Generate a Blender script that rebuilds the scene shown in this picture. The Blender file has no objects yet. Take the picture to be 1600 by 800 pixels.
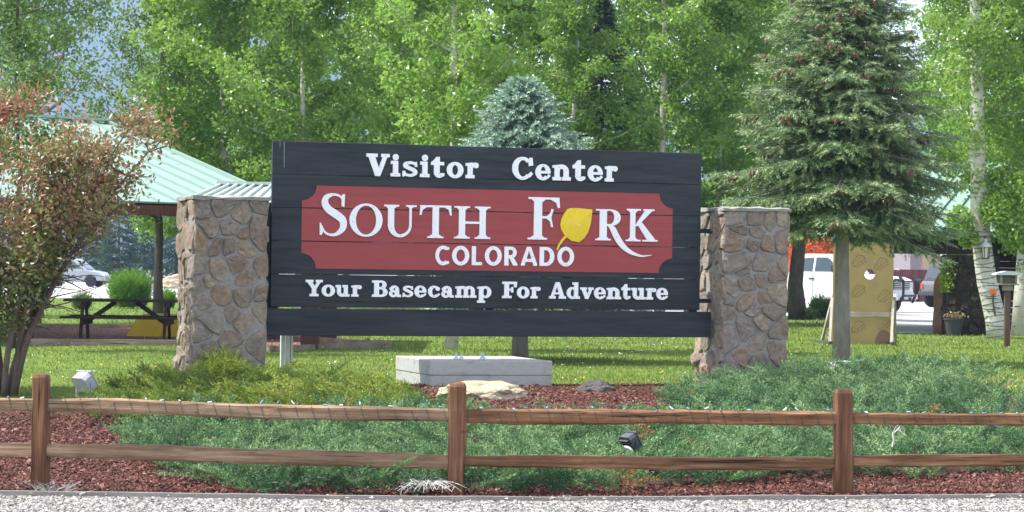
import bpy, bmesh, math, random
import numpy as np
from math import sin, cos, tan, pi, radians, sqrt, atan2
from mathutils import Vector, Matrix, noise
from mathutils.geometry import delaunay_2d_cdt

random.seed(7)
RNG = np.random.default_rng(11)
sc = bpy.context.scene
COL = sc.collection

# ------------------------------------------------------------------ camera
FPX = 4000.0                      # focal length in pixels of a 1600 px wide picture
EYE = Vector((0, 0, 1.69))
PITCH, ROLL = 25 / FPX, 0.013
cam_d = bpy.data.cameras.new('camera')
cam = bpy.data.objects.new('camera', cam_d)
COL.objects.link(cam)
CM = Matrix.Rotation(pi / 2 + PITCH, 3, 'X') @ Matrix.Rotation(ROLL, 3, 'Z')
cam.matrix_world = Matrix.Translation(EYE) @ CM.to_4x4()
cam_d.sensor_width = 36
cam_d.lens = FPX / 1600 * 36
cam_d.clip_start = 0.5
cam_d.clip_end = 30000
cam_d.dof.use_dof = True
cam_d.dof.focus_distance = 25.5
cam_d.dof.aperture_fstop = 12
sc.camera = cam

# ------------------------------------------------------------------ world, sun, exposure
SUN = Vector((-0.50, 0.035, 0.80)).normalized()
w = bpy.data.worlds.new('World')
sc.world = w
w.use_nodes = True
nt = w.node_tree
bg = nt.nodes['Background']
sky = nt.nodes.new('ShaderNodeTexSky')
sky.sky_type = 'NISHITA'
sky.sun_disc = False
sky.sun_elevation = math.asin(SUN.z)
sky.sun_rotation = atan2(SUN.x, SUN.y)
sky.altitude = 2500
sky.dust_density = 5.0
hsv = nt.nodes.new('ShaderNodeHueSaturation')   # thin bright haze: a whiter sky than the clear-air model
hsv.inputs['Saturation'].default_value = .42
nt.links.new(sky.outputs[0], hsv.inputs['Color'])
nt.links.new(hsv.outputs[0], bg.inputs[0])
bg.inputs[1].default_value = 0.15
sun_d = bpy.data.lights.new('sun', 'SUN')
sun_d.energy = 3.05
sun_d.angle = radians(0.55)
sun_d.color = (1.0, 0.955, 0.88)
sun = bpy.data.objects.new('sun', sun_d)
sun.rotation_euler = SUN.to_track_quat('Z', 'Y').to_euler()
COL.objects.link(sun)
sc.view_settings.view_transform = 'Standard'
sc.view_settings.look = 'None'
sc.view_settings.exposure = 1.9
sc.view_settings.gamma = 1
sc.cycles.max_bounces = 6
sc.cycles.diffuse_bounces = 3
sc.cycles.glossy_bounces = 2
sc.cycles.transmission_bounces = 4
sc.cycles.use_denoising = True
sc.cycles.sample_clamp_indirect = 6

# ------------------------------------------------------------------ measuring: photograph pixel <-> place
def ray(px, py):
    d = CM @ Vector(((px - 800) / FPX, (400 - py) / FPX, -1))
    return d / d.y
def P(px, py, D):
    return EYE + ray(px, py) * D
def X(px, D, py=430):
    return (ray(px, py) * D).x
def smooth(a, b, x):
    t = min(1, max(0, (x - a) / (b - a)))
    return t * t * (3 - 2 * t)
def g(x, y):
    z = 0.42 * smooth(19.8, 28.5, y) - 0.03 * smooth(29, 36, y) + 0.06 * smooth(50, 90, y)
    if 20.2 < y < 60:
        z += 0.035 * noise.noise(Vector((x * .45, y * .45, 3.1))) * smooth(20.2, 22, y)
    return z
def G(px, py):
    r = ray(px, py)
    lo, hi = 12.0, 1500.0
    f = lambda D: (EYE.z + r.z * D) - g(r.x * D, D)
    if f(hi) > 0:
        return Vector((r.x * hi, hi, g(r.x * hi, hi)))
    for _ in range(40):
        m = .5 * (lo + hi)
        if f(m) > 0: lo = m
        else: hi = m
    return Vector((r.x * lo, lo, g(r.x * lo, lo)))

_GX, _GY = np.arange(-420, 2021, 20.), np.arange(452, 812, 4.)
_GI = None
def Gq(px, py):
    """quick version of G: interpolates a table, exact height"""
    global _GI
    if _GI is None: _GI = np.array([[1 / G(a, b).y for a in _GX] for b in _GY])
    i = min(max((px + 420) / 20, 0), len(_GX) - 1.001); j = min(max((py - 452) / 4, 0), len(_GY) - 1.001)
    a, b = int(i), int(j); i -= a; j -= b
    D = 1 / ((_GI[b, a] * (1 - i) + _GI[b, a + 1] * i) * (1 - j) + (_GI[b + 1, a] * (1 - i) + _GI[b + 1, a + 1] * i) * j)
    x = ray(px, py).x * D
    return Vector((x, D, g(x, D)))

# ------------------------------------------------------------------ tags
def tag(o, label=None, cat=None, group=None, kind=None):
    if label: o['label'] = label
    if cat: o['category'] = cat
    if group: o['group'] = group
    if kind: o['kind'] = kind
    return o
def thing(name, label, cat, loc=(0, 0, 0), rz=0.0, group=None):
    o = bpy.data.objects.new(name, None)
    o.empty_display_size = .2
    COL.objects.link(o)
    o.location = loc
    o.rotation_euler = (0, 0, rz)
    return tag(o, label, cat, group)
def link(name, me, parent=None, loc=None, rot=None):
    o = bpy.data.objects.new(name, me)
    COL.objects.link(o)
    if parent: o.parent = parent
    if loc is not None: o.location = loc
    if rot is not None: o.rotation_euler = rot
    return o
def kids(o):
    return [c for c in COL.objects if c.parent == o]
def copy_tree(o, parent=None):
    c = o.copy()
    COL.objects.link(c)
    if parent: c.parent = parent
    for ch in list(o.children):
        copy_tree(ch, c)
    return c

# ------------------------------------------------------------------ mesh builder
def inpoly(x, y, poly):
    c = False; j = len(poly) - 1
    for i in range(len(poly)):
        (xi, yi), (xj, yj) = poly[i], poly[j]
        if (yi > y) != (yj > y) and x < (xj - xi) * (y - yi) / (yj - yi) + xi: c = not c
        j = i
    return c
class MB:
    def __init__(self):
        self.v, self.f, self.mi = [], [], []
        self.m = 0
    def add(self, vs, fs):
        b = len(self.v)
        self.v += [tuple(p) for p in vs]
        self.f += [tuple(b + i for i in q) for q in fs]
        self.mi += [self.m] * len(fs)
        return self
    def box(self, x0, x1, y0, y1, z0, z1, M=None):
        vs = [Vector((x, y, z)) for z in (z0, z1) for y in (y0, y1) for x in (x0, x1)]
        if M: vs = [M @ p for p in vs]
        return self.add(vs, [(0, 2, 3, 1), (4, 5, 7, 6), (0, 1, 5, 4), (2, 6, 7, 3), (0, 4, 6, 2), (1, 3, 7, 5)])
    def cbox(self, x0, x1, y0, y1, z0, z1, c=.01, M=None):
        """box with chamfered edges"""
        bm = bmesh.new()
        bmesh.ops.create_cube(bm, size=1)
        for p in bm.verts:
            p.co = Vector(((x0 + x1) / 2 + p.co.x * (x1 - x0), (y0 + y1) / 2 + p.co.y * (y1 - y0), (z0 + z1) / 2 + p.co.z * (z1 - z0)))
        bmesh.ops.bevel(bm, geom=list(bm.edges), offset=c, segments=1, affect='EDGES', profile=.5)
        bm.verts.index_update()
        vs = [(M @ p.co) if M else p.co.copy() for p in bm.verts]
        self.add(vs, [[q.index for q in f.verts] for f in bm.faces])
        bm.free()
        return self
    def bar(self, a, b, wx, wy, up=Vector((0, 0, 1)), c=0):
        """rectangular bar from a to b"""
        a, b = Vector(a), Vector(b)
        d = (b - a); L = d.length; d.normalize()
        if abs(d.dot(up)) > .98: up = Vector((0, 1, 0))
        s = d.cross(up).normalized(); u = s.cross(d)
        M = Matrix(((d.x, s.x, u.x, a.x), (d.y, s.y, u.y, a.y), (d.z, s.z, u.z, a.z), (0, 0, 0, 1)))
        if c: return self.cbox(0, L, -wx / 2, wx / 2, -wy / 2, wy / 2, c, M)
        return self.box(0, L, -wx / 2, wx / 2, -wy / 2, wy / 2, M)
    def tube(self, pts, rad, n=6, cap=True):
        pts = [Vector(p) for p in pts]
        if not hasattr(rad, '__len__'): rad = [rad] * len(pts)
        rings = []
        ref = Vector((.13, .27, .95)).normalized()
        vs, fs = [], []
        for i, p in enumerate(pts):
            d = (pts[min(i + 1, len(pts) - 1)] - pts[max(i - 1, 0)]).normalized()
            if abs(d.dot(ref)) > .97: rf = Vector((1, .1, 0)).normalized()
            else: rf = ref
            s = d.cross(rf).normalized(); u = s.cross(d)
            for k in range(n):
                a = 2 * pi * k / n
                vs.append(p + (s * cos(a) + u * sin(a)) * rad[i])
        for i in range(len(pts) - 1):
            for k in range(n):
                fs.append((i * n + k, i * n + (k + 1) % n, (i + 1) * n + (k + 1) % n, (i + 1) * n + k))
        if cap:
            fs.append(tuple(range(n))[::-1])
            fs.append(tuple((len(pts) - 1) * n + k for k in range(n)))
        return self.add(vs, fs)
    def lathe(self, prof, n=16, M=None, wob=0):
        vs, fs = [], []
        for r, z in prof:
            for k in range(n):
                a = 2 * pi * k / n
                q = 1 + wob * noise.noise(Vector((cos(a) * 1.7, sin(a) * 1.7, z * 2.3)))
                vs.append(Vector((r * q * cos(a), r * q * sin(a), z)))
        for i in range(len(prof) - 1):
            for k in range(n):
                fs.append((i * n + k, i * n + (k + 1) % n, (i + 1) * n + (k + 1) % n, (i + 1) * n + k))
        fs.append(tuple(range(n))[::-1])
        fs.append(tuple((len(prof) - 1) * n + k for k in range(n)))
        if M: vs = [M @ p for p in vs]
        return self.add(vs, fs)
    def prism(self, poly, y0, y1, M=None):
        """polygon in x,z extruded along y"""
        n = len(poly)
        vs = [Vector((a, y0, b)) for a, b in poly] + [Vector((a, y1, b)) for a, b in poly]
        if M: vs = [M @ p for p in vs]
        fs = [tuple(range(n)), tuple(range(2 * n - 1, n - 1, -1))]
        for i in range(n):
            j = (i + 1) % n
            fs.append((i, i + n, j + n, j))
        return self.add(vs, fs)
    def mesh(self, name, mats, smooth=False):
        me = bpy.data.meshes.new(name)
        me.from_pydata(self.v, [], self.f)
        if not isinstance(mats, (list, tuple)): mats = [mats]
        for m in mats: me.materials.append(m)
        if len(mats) > 1: me.polygons.foreach_set('material_index', self.mi)
        bm = bmesh.new(); bm.from_mesh(me)
        bmesh.ops.recalc_face_normals(bm, faces=bm.faces)
        bm.to_mesh(me); bm.free()
        if smooth: me.polygons.foreach_set('use_smooth', [True] * len(me.polygons))
        me.update()
        return me
    def build(self, name, mats, parent=None, smooth=False, loc=None, rot=None):
        return link(name, self.mesh(name, mats, smooth), parent, loc, rot)

def np_mesh(name, V, F, mats, rnd=None, smooth=False):
    """numpy verts (n,3), faces (m,k) -> mesh, optional per-face attribute rnd"""
    me = bpy.data.meshes.new(name)
    V = np.asarray(V, dtype=np.float32); F = np.asarray(F, dtype=np.int32)
    n, k = F.shape
    me.vertices.add(len(V)); me.vertices.foreach_set('co', V.ravel())
    me.loops.add(n * k); me.loops.foreach_set('vertex_index', F.ravel())
    me.polygons.add(n)
    me.polygons.foreach_set('loop_start', np.arange(0, n * k, k, dtype=np.int32))
    try: me.polygons.foreach_set('loop_total', np.full(n, k, dtype=np.int32))
    except Exception: pass
    me.update(calc_edges=True)
    if rnd is not None:
        a = me.attributes.new('rnd', 'FLOAT', 'FACE')
        a.data.foreach_set('value', np.asarray(rnd, dtype=np.float32))
    for m in (mats if isinstance(mats, (list, tuple)) else [mats]): me.materials.append(m)
    me.polygons.foreach_set('use_smooth', np.full(n, smooth))
    me.validate()
    return me

# ------------------------------------------------------------------ materials
def lin(c):
    return tuple(((v / 255) / 12.92 if v / 255 <= .04045 else ((v / 255 + .055) / 1.055) ** 2.4) for v in c) + (1,)
class NT:
    def __init__(self, name):
        self.m = bpy.data.materials.new(name)
        self.m.use_nodes = True
        self.own = False
        self.t = self.m.node_tree
        self.b = self.t.nodes['Principled BSDF']
        self.out = self.t.nodes['Material Output']
    def n(self, t, **kw):
        x = self.t.nodes.new(t)
        for k, v in kw.items(): setattr(x, k, v)
        return x
    def l(self, a, b): self.t.links.new(a, b)
    def ramp(self, stops, fac):
        r = self.n('ShaderNodeValToRGB')
        e = r.color_ramp.elements
        while len(e) < len(stops): e.new(.5)
        for q, (p, c) in zip(e, stops): q.position = p; q.color = c if len(c) == 4 else tuple(c) + (1,)
        self.l(fac, r.inputs[0])
        return r.outputs[0]
    def noise(self, scale, detail=4, rough=.55, vec=None, mapscale=None):
        x = self.n('ShaderNodeTexNoise')
        x.inputs['Scale'].default_value = scale
        x.inputs['Detail'].default_value = detail
        x.inputs['Roughness'].default_value = rough
        tc = self.n('ShaderNodeTexCoord')
        src = tc.outputs['Object']
        if self.own:                     # every object gets its own piece of the pattern
            oi = self.n('ShaderNodeObjectInfo'); ad = self.n('ShaderNodeVectorMath', operation='MULTIPLY_ADD')
            self.l(oi.outputs['Random'], ad.inputs[0]); ad.inputs[1].default_value = (37, 53, 71); self.l(src, ad.inputs[2])
            src = ad.outputs[0]
        if mapscale:
            mp = self.n('ShaderNodeMapping')
            mp.inputs['Scale'].default_value = mapscale
            self.l(src, mp.inputs[0]); src = mp.outputs[0]
        self.l(src, x.inputs['Vector'])
        return x.outputs['Fac']
    def mix(self, f, a, b, mode='MIX'):
        x = self.n('ShaderNodeMix', data_type='RGBA', blend_type=mode)
        for s, v in ((0, f), (6, a), (7, b)):
            if hasattr(v, 'links'): self.l(v, x.inputs[s])
            else: x.inputs[s].default_value = v
        return x.outputs[2]
    def bump(self, h, strength=.3, dist=.02):
        b = self.n('ShaderNodeBump')
        b.inputs['Strength'].default_value = strength
        b.inputs['Distance'].default_value = dist
        self.l(h, b.inputs['Height'])
        self.l(b.outputs[0], self.b.inputs['Normal'])
def simple(name, c1, c2=None, scale=8, rough=.7, bump=.0, bscale=40, objrnd=0.0, metal=0, spec=.3, mapscale=None, bdist=.01, c3=None):
    """noise between two colours (linear), optional per-object shift and bump"""
    k = NT(name)
    c2 = c2 or c1
    f = k.noise(scale, 5, .6, mapscale=mapscale)
    st = [(.3, c1), (.7, c2)] if c3 is None else [(.28, c1), (.5, c2), (.72, c3)]
    col = k.ramp(st, f)
    if objrnd:
        oi = k.n('ShaderNodeObjectInfo')
        hs = k.n('ShaderNodeHueSaturation')
        mr = k.n('ShaderNodeMapRange')
        mr.inputs[3].default_value = 1 - objrnd; mr.inputs[4].default_value = 1 + objrnd
        k.l(oi.outputs['Random'], mr.inputs[0])
        k.l(mr.outputs[0], hs.inputs['Value'])
        k.l(col, hs.inputs['Color']); col = hs.outputs[0]
    k.l(col, k.b.inputs['Base Color'])
    k.b.inputs['Roughness'].default_value = rough
    k.b.inputs['Metallic'].default_value = metal
    k.b.inputs['Specular IOR Level'].default_value = spec
    if bump: k.bump(k.noise(bscale, 4, .6, mapscale=mapscale), bump, bdist)
    return k.m
def wood(name, c1, c2, c3, axis='x', rough=.75, bump=.5, objrnd=.12, grain=1.0):
    ms = {'x': (.35, 9, 9), 'y': (9, .35, 9), 'z': (9, 9, .35)}[axis]
    k = NT(name); k.own = True
    f = k.noise(3.2 * grain, 8, .72, mapscale=ms)
    col = k.ramp([(.30, c1), (.5, c2), (.70, c3)], f)
    f2 = k.noise(2.1, 3, .5)
    col = k.mix(1, col, k.ramp([(.3, (.62, .60, .58, 1)), (.7, (1.12, 1.12, 1.12, 1))], f2), 'MULTIPLY')
    oi = k.n('ShaderNodeObjectInfo'); mr = k.n('ShaderNodeMapRange'); hs = k.n('ShaderNodeHueSaturation')
    mr.inputs[3].default_value = 1 - objrnd; mr.inputs[4].default_value = 1 + objrnd
    k.l(oi.outputs['Random'], mr.inputs[0]); k.l(mr.outputs[0], hs.inputs['Value']); k.l(col, hs.inputs['Color'])
    cm_ = {'x': (.5, 22, 22), 'y': (22, .5, 22), 'z': (22, 22, .5)}[axis]
    ck = k.ramp([(.66, (0, 0, 0, 1)), (.71, (1, 1, 1, 1))], k.noise(1.6, 3, .5, mapscale=cm_))
    kn = k.ramp([(.76, (0, 0, 0, 1)), (.82, (.5, .5, .5, 1))], k.noise(11, 1, .4))
    fin = k.mix(kn, k.mix(ck, hs.outputs[0], tuple(v * .3 for v in c1) + (1,)), tuple(v * .5 for v in c1) + (1,))
    k.l(fin, k.b.inputs['Base Color'])
    k.b.inputs['Roughness'].default_value = rough
    k.b.inputs['Specular IOR Level'].default_value = .25
    k.bump(k.noise(9 * grain, 5, .7, mapscale=ms), bump, .012)
    return k.m
def leafy(name, stops, transl=.35, rough=.55, spec=.25, tcol=None):
    """foliage: colour from the per-face attribute rnd, part of the light goes through"""
    k = NT(name)
    at = k.n('ShaderNodeAttribute', attribute_name='rnd')
    oi = k.n('ShaderNodeObjectInfo')
    col = k.ramp(stops, at.outputs['Fac'])
    hs = k.n('ShaderNodeHueSaturation'); mr = k.n('ShaderNodeMapRange')
    mr.inputs[3].default_value = .88; mr.inputs[4].default_value = 1.12
    k.l(oi.outputs['Random'], mr.inputs[0]); k.l(mr.outputs[0], hs.inputs['Value']); k.l(col, hs.inputs['Color'])
    k.l(hs.outputs[0], k.b.inputs['Base Color'])
    k.b.inputs['Roughness'].default_value = rough
    k.b.inputs['Specular IOR Level'].default_value = spec
    if transl:
        tr = k.n('ShaderNodeBsdfTranslucent'); mx = k.n('ShaderNodeMixShader')
        mx.inputs[0].default_value = transl
        tc = k.mix(.5, hs.outputs[0], tcol or (.21, .41, .05, 1))
        k.l(tc, tr.inputs[0])
        k.l(k.b.outputs[0], mx.inputs[1]); k.l(tr.outputs[0], mx.inputs[2])
        k.l(mx.outputs[0], k.out.inputs['Surface'])
    return k.m
# ------------------------------------------------------------------ palette
M_lawn = simple('lawn_green', (.045, .08, .014), (.115, .165, .03), 1.3, .9, .5, 60, spec=.1, c3=(.055, .10, .016), bdist=.03)
M_dry = simple('dry_grassland', (.24, .19, .10), (.15, .14, .06), .08, .95, .2, 3)
M_gravelbed = simple('gravel_ground', (.16, .155, .15), (.26, .255, .25), 30, .9, .8, 60)
M_asphalt = simple('pale_pavement', (.34, .34, .35), (.44, .43, .42), .35, .9, .2, 20)
M_lava = simple('lava_mulch_ground', (.045, .017, .015), (.10, .040, .034), 25, .95, 1, 55, bdist=.03)
M_padrock = simple('red_gravel_pad', (.16, .06, .05), (.26, .11, .09), 18, .95, .7, 50)
M_timber = wood('weathered_timber', (.16, .12, .09), (.24, .19, .15), (.32, .27, .22))
M_hill = simple('forested_hill', (.012, .028, .020), (.035, .055, .035), .012, .95, 0, spec=.05)

# ------------------------------------------------------------------ ground sheets
def grid_sheet(name, xs, ys, zf, mat, sm=True):
    V = [(x, y, zf(x, y)) for y in ys for x in xs]
    nx = len(xs)
    F = [(j * nx + i, j * nx + i + 1, (j + 1) * nx + i + 1, (j + 1) * nx + i) for j in range(len(ys) - 1) for i in range(nx - 1)]
    o = link(name, np_mesh(name, V, F, mat, smooth=sm))
    return tag(o, kind='structure')
far = [120, 140, 170, 210, 260, 320, 400, 520, 700, 1000, 1500, 2500, 4200, 7000]
ys = list(np.arange(-30, 16, 4.)) + list(np.arange(16, 36, .5)) + list(np.arange(36, 110, 2.)) + far
xs = [-7000, -3000, -1200, -500, -200, -100, -60, -40] + list(np.arange(-30, -9, 3.)) + list(np.arange(-9, 9.01, .6)) + list(np.arange(12, 31, 3.)) + [40, 60, 100, 200, 500, 1200, 3000, 7000]
grid_sheet('ground', xs, ys, lambda x, y: g(x, y) - .03 if y > 19.6 else -.03, M_dry)

def px_sheet(name, cols, top, bot, mat, dz, rows=24, pw=1.0, kind='structure'):
    """sheet laid on the ground between two outlines measured in the photograph; returns row-major world points"""
    V = []
    for px in cols:
        a, b = G(px, bot(px)), G(px, top(px))
        for r in range(rows + 1):
            t = (r / rows) ** pw
            x, y = a.x + (b.x - a.x) * t, a.y + (b.y - a.y) * t
            V.append((x, y, g(x, y) + dz))
    n = rows + 1
    F = [(i * n + j, (i + 1) * n + j, (i + 1) * n + j + 1, i * n + j + 1) for i in range(len(cols) - 1) for j in range(rows)]
    o = link(name, np_mesh(name, V, F, mat, smooth=True))
    return tag(o, kind=kind)
def pl(pts):
    xs_, ys_ = zip(*pts)
    return lambda x: float(np.interp(x, xs_, ys_))
kerb_y = pl([(-400, 773), (-60, 774), (150, 776), (400, 780), (700, 783), (1000, 783), (1330, 781), (1660, 778), (2000, 775)])
bed_top = pl([(-400, 640), (-60, 640), (130, 645), (300, 610), (480, 602), (640, 606), (900, 605), (1010, 606), (1090, 602), (1230, 600), (1400, 598), (1530, 610), (1660, 636), (2000, 650)])
cols = list(range(-400, 2001, 20))
# lawn: from just inside the bed to where the paving starts
lawn_far = pl([(-400, 466), (280, 466), (600, 472), (1000, 488), (1240, 494), (1392, 496), (1402, 521), (1660, 524), (2000, 526)])
px_sheet('lawn', list(range(-400, 1390, 22)) + list(range(1392, 1412, 5)) + list(range(1420, 2001, 20)), lawn_far, lambda x: bed_top(x) + 22, M_lawn, .0, 70, 1.7)
px_sheet('mulch_bed', cols, lambda x: bed_top(x), lambda x: kerb_y(x) - 1.5, M_lava, .014, 40)
# paving behind the lawn, running off to the far side of the parking lot
px_sheet('parking_lot', list(range(-400, 1390, 22)) + list(range(1392, 1412, 5)) + list(range(1420, 2001, 20)),
         lambda x: 433.5 + .013 * (x - 800) - 3, lambda x: lawn_far(x) - .2, M_asphalt, .006, 60, 3)
# gravel in front of the kerb
V = []
for px in cols:
    a = G(px, kerb_y(px))
    V += [(a.x, a.y, 0.0), (a.x * .95, a.y - 2.5, 0), (a.x * .9, 6, 0), (a.x * .9, -30, 0)]
F = [(i * 4 + j, i * 4 + j + 1, (i + 1) * 4 + j + 1, (i + 1) * 4 + j) for i in range(len(cols) - 1) for j in range(3)]
tag(link('gravel_road', np_mesh('gravel_road', V, F, M_gravelbed)), kind='structure')

def chips(name, pts, size, mat, squash=.6):
    """one mesh of small angular stones (8 faces each) at the given points"""
    pts = np.asarray(pts); n = len(pts)
    base = np.array([(1, 0, 0), (0, 1, 0), (-1, 0, 0), (0, -1, 0), (0, 0, 1), (0, 0, -1)], float)
    sz = size * RNG.lognormal(0, .35, (n, 1, 1))
    j = base[None] * sz * (1 + RNG.uniform(-.35, .35, (n, 6, 3))) + RNG.normal(0, .22, (n, 6, 3)) * sz
    q = RNG.normal(size=(n, 4)); q /= np.linalg.norm(q, axis=1, keepdims=True)
    W, Xq, Y, Z = q.T
    R = np.stack([1 - 2 * (Y * Y + Z * Z), 2 * (Xq * Y - Z * W), 2 * (Xq * Z + Y * W), 2 * (Xq * Y + Z * W), 1 - 2 * (Xq * Xq + Z * Z), 2 * (Y * Z - Xq * W),
                  2 * (Xq * Z - Y * W), 2 * (Y * Z + Xq * W), 1 - 2 * (Xq * Xq + Y * Y)], 1).reshape(n, 3, 3)
    v = np.einsum('nij,nkj->nki', R, j)
    v[:, :, 2] *= squash
    v += pts[:, None, :]
    tri = np.array([(0, 1, 4), (1, 2, 4), (2, 3, 4), (3, 0, 4), (1, 0, 5), (2, 1, 5), (3, 2, 5), (0, 3, 5)])
    F_ = (tri[None] + (np.arange(n) * 6)[:, None, None]).reshape(-1, 3)
    return np_mesh(name, v.reshape(-1, 3), F_, mat, np.repeat(RNG.random(n), 8))
def stonemat(name, stops, rough=.85):
    k = NT(name)
    at = k.n('ShaderNodeAttribute', attribute_name='rnd')
    k.l(k.ramp(stops, at.outputs['Fac']), k.b.inputs['Base Color'])
    k.b.inputs['Roughness'].default_value = rough
    k.b.inputs['Specular IOR Level'].default_value = .2
    return k.m
M_gravel = stonemat('gravel_stones', [(0, (.08, .077, .072)), (.25, (.17, .165, .157)), (.6, (.275, .265, .255)), (.85, (.41, .40, .385)), (1, (.36, .29, .23))])
M_lavast = stonemat('lava_stones', [(0, (.035, .014, .013)), (.4, (.085, .031, .022)), (.75, (.13, .050, .037)), (.93, (.19, .085, .066)), (1, (.27, .17, .14))])
pts = []
for _ in range(38000):
    px = RNG.uniform(-60, 1660); t = RNG.random()
    a = Gq(px, kerb_y(px) + 1)
    y = a.y - .015 - 1.35 * t
    pts.append((a.x * y / a.y, y, .004))
for _ in range(700):                     # strays kicked over the edging
    px = RNG.uniform(-60, 1660); a = Gq(px, kerb_y(px) + 1)
    y = a.y + abs(RNG.normal(0, .09)) + .03
    pts.append((a.x * y / a.y, y, g(a.x, y) + .02))
tag(link('gravel_stones', chips('gravel_stones', pts, .0105, M_gravel)), kind='stuff')

# lava stones, only where the junipers leave the mulch open
LAVA = [[(-60, 648), (130, 650), (230, 650), (320, 662), (300, 690), (260, 740), (330, 752), (430, 762), (1000, 762), (1200, 748), (1680, 736), (1680, 778), (1330, 781), (1000, 783), (700, 783), (400, 780), (150, 776), (-60, 774)],
        [(620, 604), (1070, 602), (1080, 640), (1060, 672), (800, 672), (760, 640), (620, 622)]]
pts = []
while len(pts) < 50000:
    i = 0 if RNG.random() < .72 else 1
    poly = LAVA[i]
    px = RNG.uniform(-60, 1680) if i == 0 else RNG.uniform(610, 1090)
    py = RNG.uniform(640, 784) if i == 0 else RNG.uniform(600, 676)
    if inpoly(px, py, poly):
        p = Gq(px, py)
        pts.append((p.x, p.y, p.z + .02))
tag(link('lava_rock_mulch', chips('lava_rock_mulch', pts, .0115, M_lavast, .8)), kind='stuff')

# kerb board between gravel and bed
mb = MB()
kp = [G(px, kerb_y(px)) for px in range(-400, 2001, 40)]
vs = []
for p in kp:
    h = .035 + .012 * noise.noise(Vector((p.x * 1.3, 0, 7)))
    for dy, z in ((-.02, -.05), (-.02, h), (.025, h), (.025, -.05)): vs.append((p.x, p.y + dy, z))
n = len(kp)
mb.add(vs, [(i * 4 + a, i * 4 + (a + 1) % 4, (i + 1) * 4 + (a + 1) % 4, (i + 1) * 4 + a) for i in range(n - 1) for a in range(4)])
tag(mb.build('edging_board', simple('grey_edging', (.17, .155, .14), (.28, .26, .24), 6, .85, .4, 30, mapscale=(.6, 6, 6))),
    'weathered grey edging board lying between gravel and planted bed', 'edging')

# hills beyond the town
V, F = [], []
ridge = pl([(-3000, -60), (-400, -75), (100, -70), (260, -40), (480, 18), (700, 40), (800, 78), (900, 150), (1100, 165), (1300, 178), (1560, 185), (2000, 150), (5000, 60)])
cs = list(range(-3000, 5001, 60))
for px in cs:
    r = ray(px, ridge(px))
    for t in (0, .12, .3, .5, .7, .85, 1.0, 1.06):
        D = 2300 + 900 * t
        top = max(0, EYE.z + r.z * 3200 + 26 * noise.noise(Vector((px * .011, 0, 2))) + 9 * noise.noise(Vector((px * .05, 0, 8))))
        z = top * (min(t, 1) ** 1.1) * (1 + .12 * noise.noise(Vector((px * .012, t * 3, 0))) * (1 if t < 1 else 0)) if t <= 1 else top * .6
        V.append((r.x * D, D, z - 2))
F = [(i * 8 + j, (i + 1) * 8 + j, (i + 1) * 8 + j + 1, i * 8 + j + 1) for i in range(len(cs) - 1) for j in range(7)]
tag(link('hills', np_mesh('hills', V, F, M_hill, smooth=True)), kind='structure')

# ------------------------------------------------------------------ the big sign
TH = radians(19)
DX, DY = Vector((cos(TH), sin(TH), 0)), Vector((-sin(TH), cos(TH), 0))
SO = P(760, 350, 28.6); SO.z = 0.42
def sp(px, py, yoff=0.0):
    """photograph pixel -> (along, up) on the plane yoff behind the board fronts"""
    r = ray(px, py)
    D = ((SO + DY * yoff - EYE).dot(DY)) / r.dot(DY)
    p = EYE + r * D - SO
    return p.dot(DX), p.z
M_black = simple('black_paint', (.008, .012, .016), (.028, .036, .043), 3, .62, .45, 14, objrnd=.10, spec=.3, mapscale=(.5, 5, 5), bdist=.006)
M_red = simple('barn_red_paint', (.25, .046, .048), (.295, .057, .057), 3, .62, .2, 14, objrnd=.03, spec=.3, mapscale=(.5, 5, 5), bdist=.005)
M_white = simple('white_letter_paint', (.78, .80, .82), (.72, .75, .78), 9, .55, .1, 30, spec=.3)
M_yellow = simple('yellow_leaf_paint', (.62, .45, .012), (.72, .53, .02), 14, .5, .2, 30, spec=.35, c3=(.66, .48, .02))
sign = thing('welcome_sign', 'large black plank sign with red panel lettered South Fork Colorado between two stone pillars', 'sign', SO, TH)
tl = (sp(426, 219), sp(425, 270.5), sp(424, 322), sp(423, 374), sp(421, 427), sp(420, 479.7))
tr = (sp(1095, 240), None, None, None, None, sp(1094, 485.7))
uL, uR = sp(424.5, 350)[0], sp(1094.5, 360)[0]
vt = .5 * (tl[0][1] + tr[0][1]); vb = .5 * (tl[5][1] + tr[5][1])
bh = (vt - vb) / 5
gaps = [.004, .006, .007, .009]
board_v = []
for i in range(5):
    z1 = vt - i * bh - (.0012 if i else 0); z0 = vt - (i + 1) * bh + (.0012 if i < 4 else .007)
    board_v.append((z0, z1))
    mb = MB()
    # long plank whose edges are not quite straight
    nseg = 24
    vs = []
    for s in range(nseg + 1):
        u = uL + (uR - uL) * s / nseg
        e0 = .0014 * noise.noise(Vector((u * 2.1, i * 5.1, 1))); e1 = .0014 * noise.noise(Vector((u * 2.1, i * 5.1 + 2.6, 4)))
        if i == 4: e0 = .008 * noise.noise(Vector((u * 5.1, 1, 1)))
        b = .004 * noise.noise(Vector((u * .8, i * 3.3, 9)))
        for y, z in ((b, z0 + e0 + .004), (b, z1 + e1 - .004), (b + .005, z1 + e1), (.045, z1 + e1), (.045, z0 + e0), (b + .005, z0 + e0)): vs.append((u, y, z))
    mb.add(vs, [(s * 6 + a, s * 6 + (a + 1) % 6, (s + 1) * 6 + (a + 1) % 6, (s + 1) * 6 + a) for s in range(nseg) for a in range(6)] + [tuple(range(6)), tuple(nseg * 6 + a for a in range(6))[::-1]])
    mb.build('plank', M_black, sign)
rv1 = vb - .012; rv0 = .5 * (sp(430, 524.5, -.1)[1] + sp(1090, 527, -.1)[1])
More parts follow.
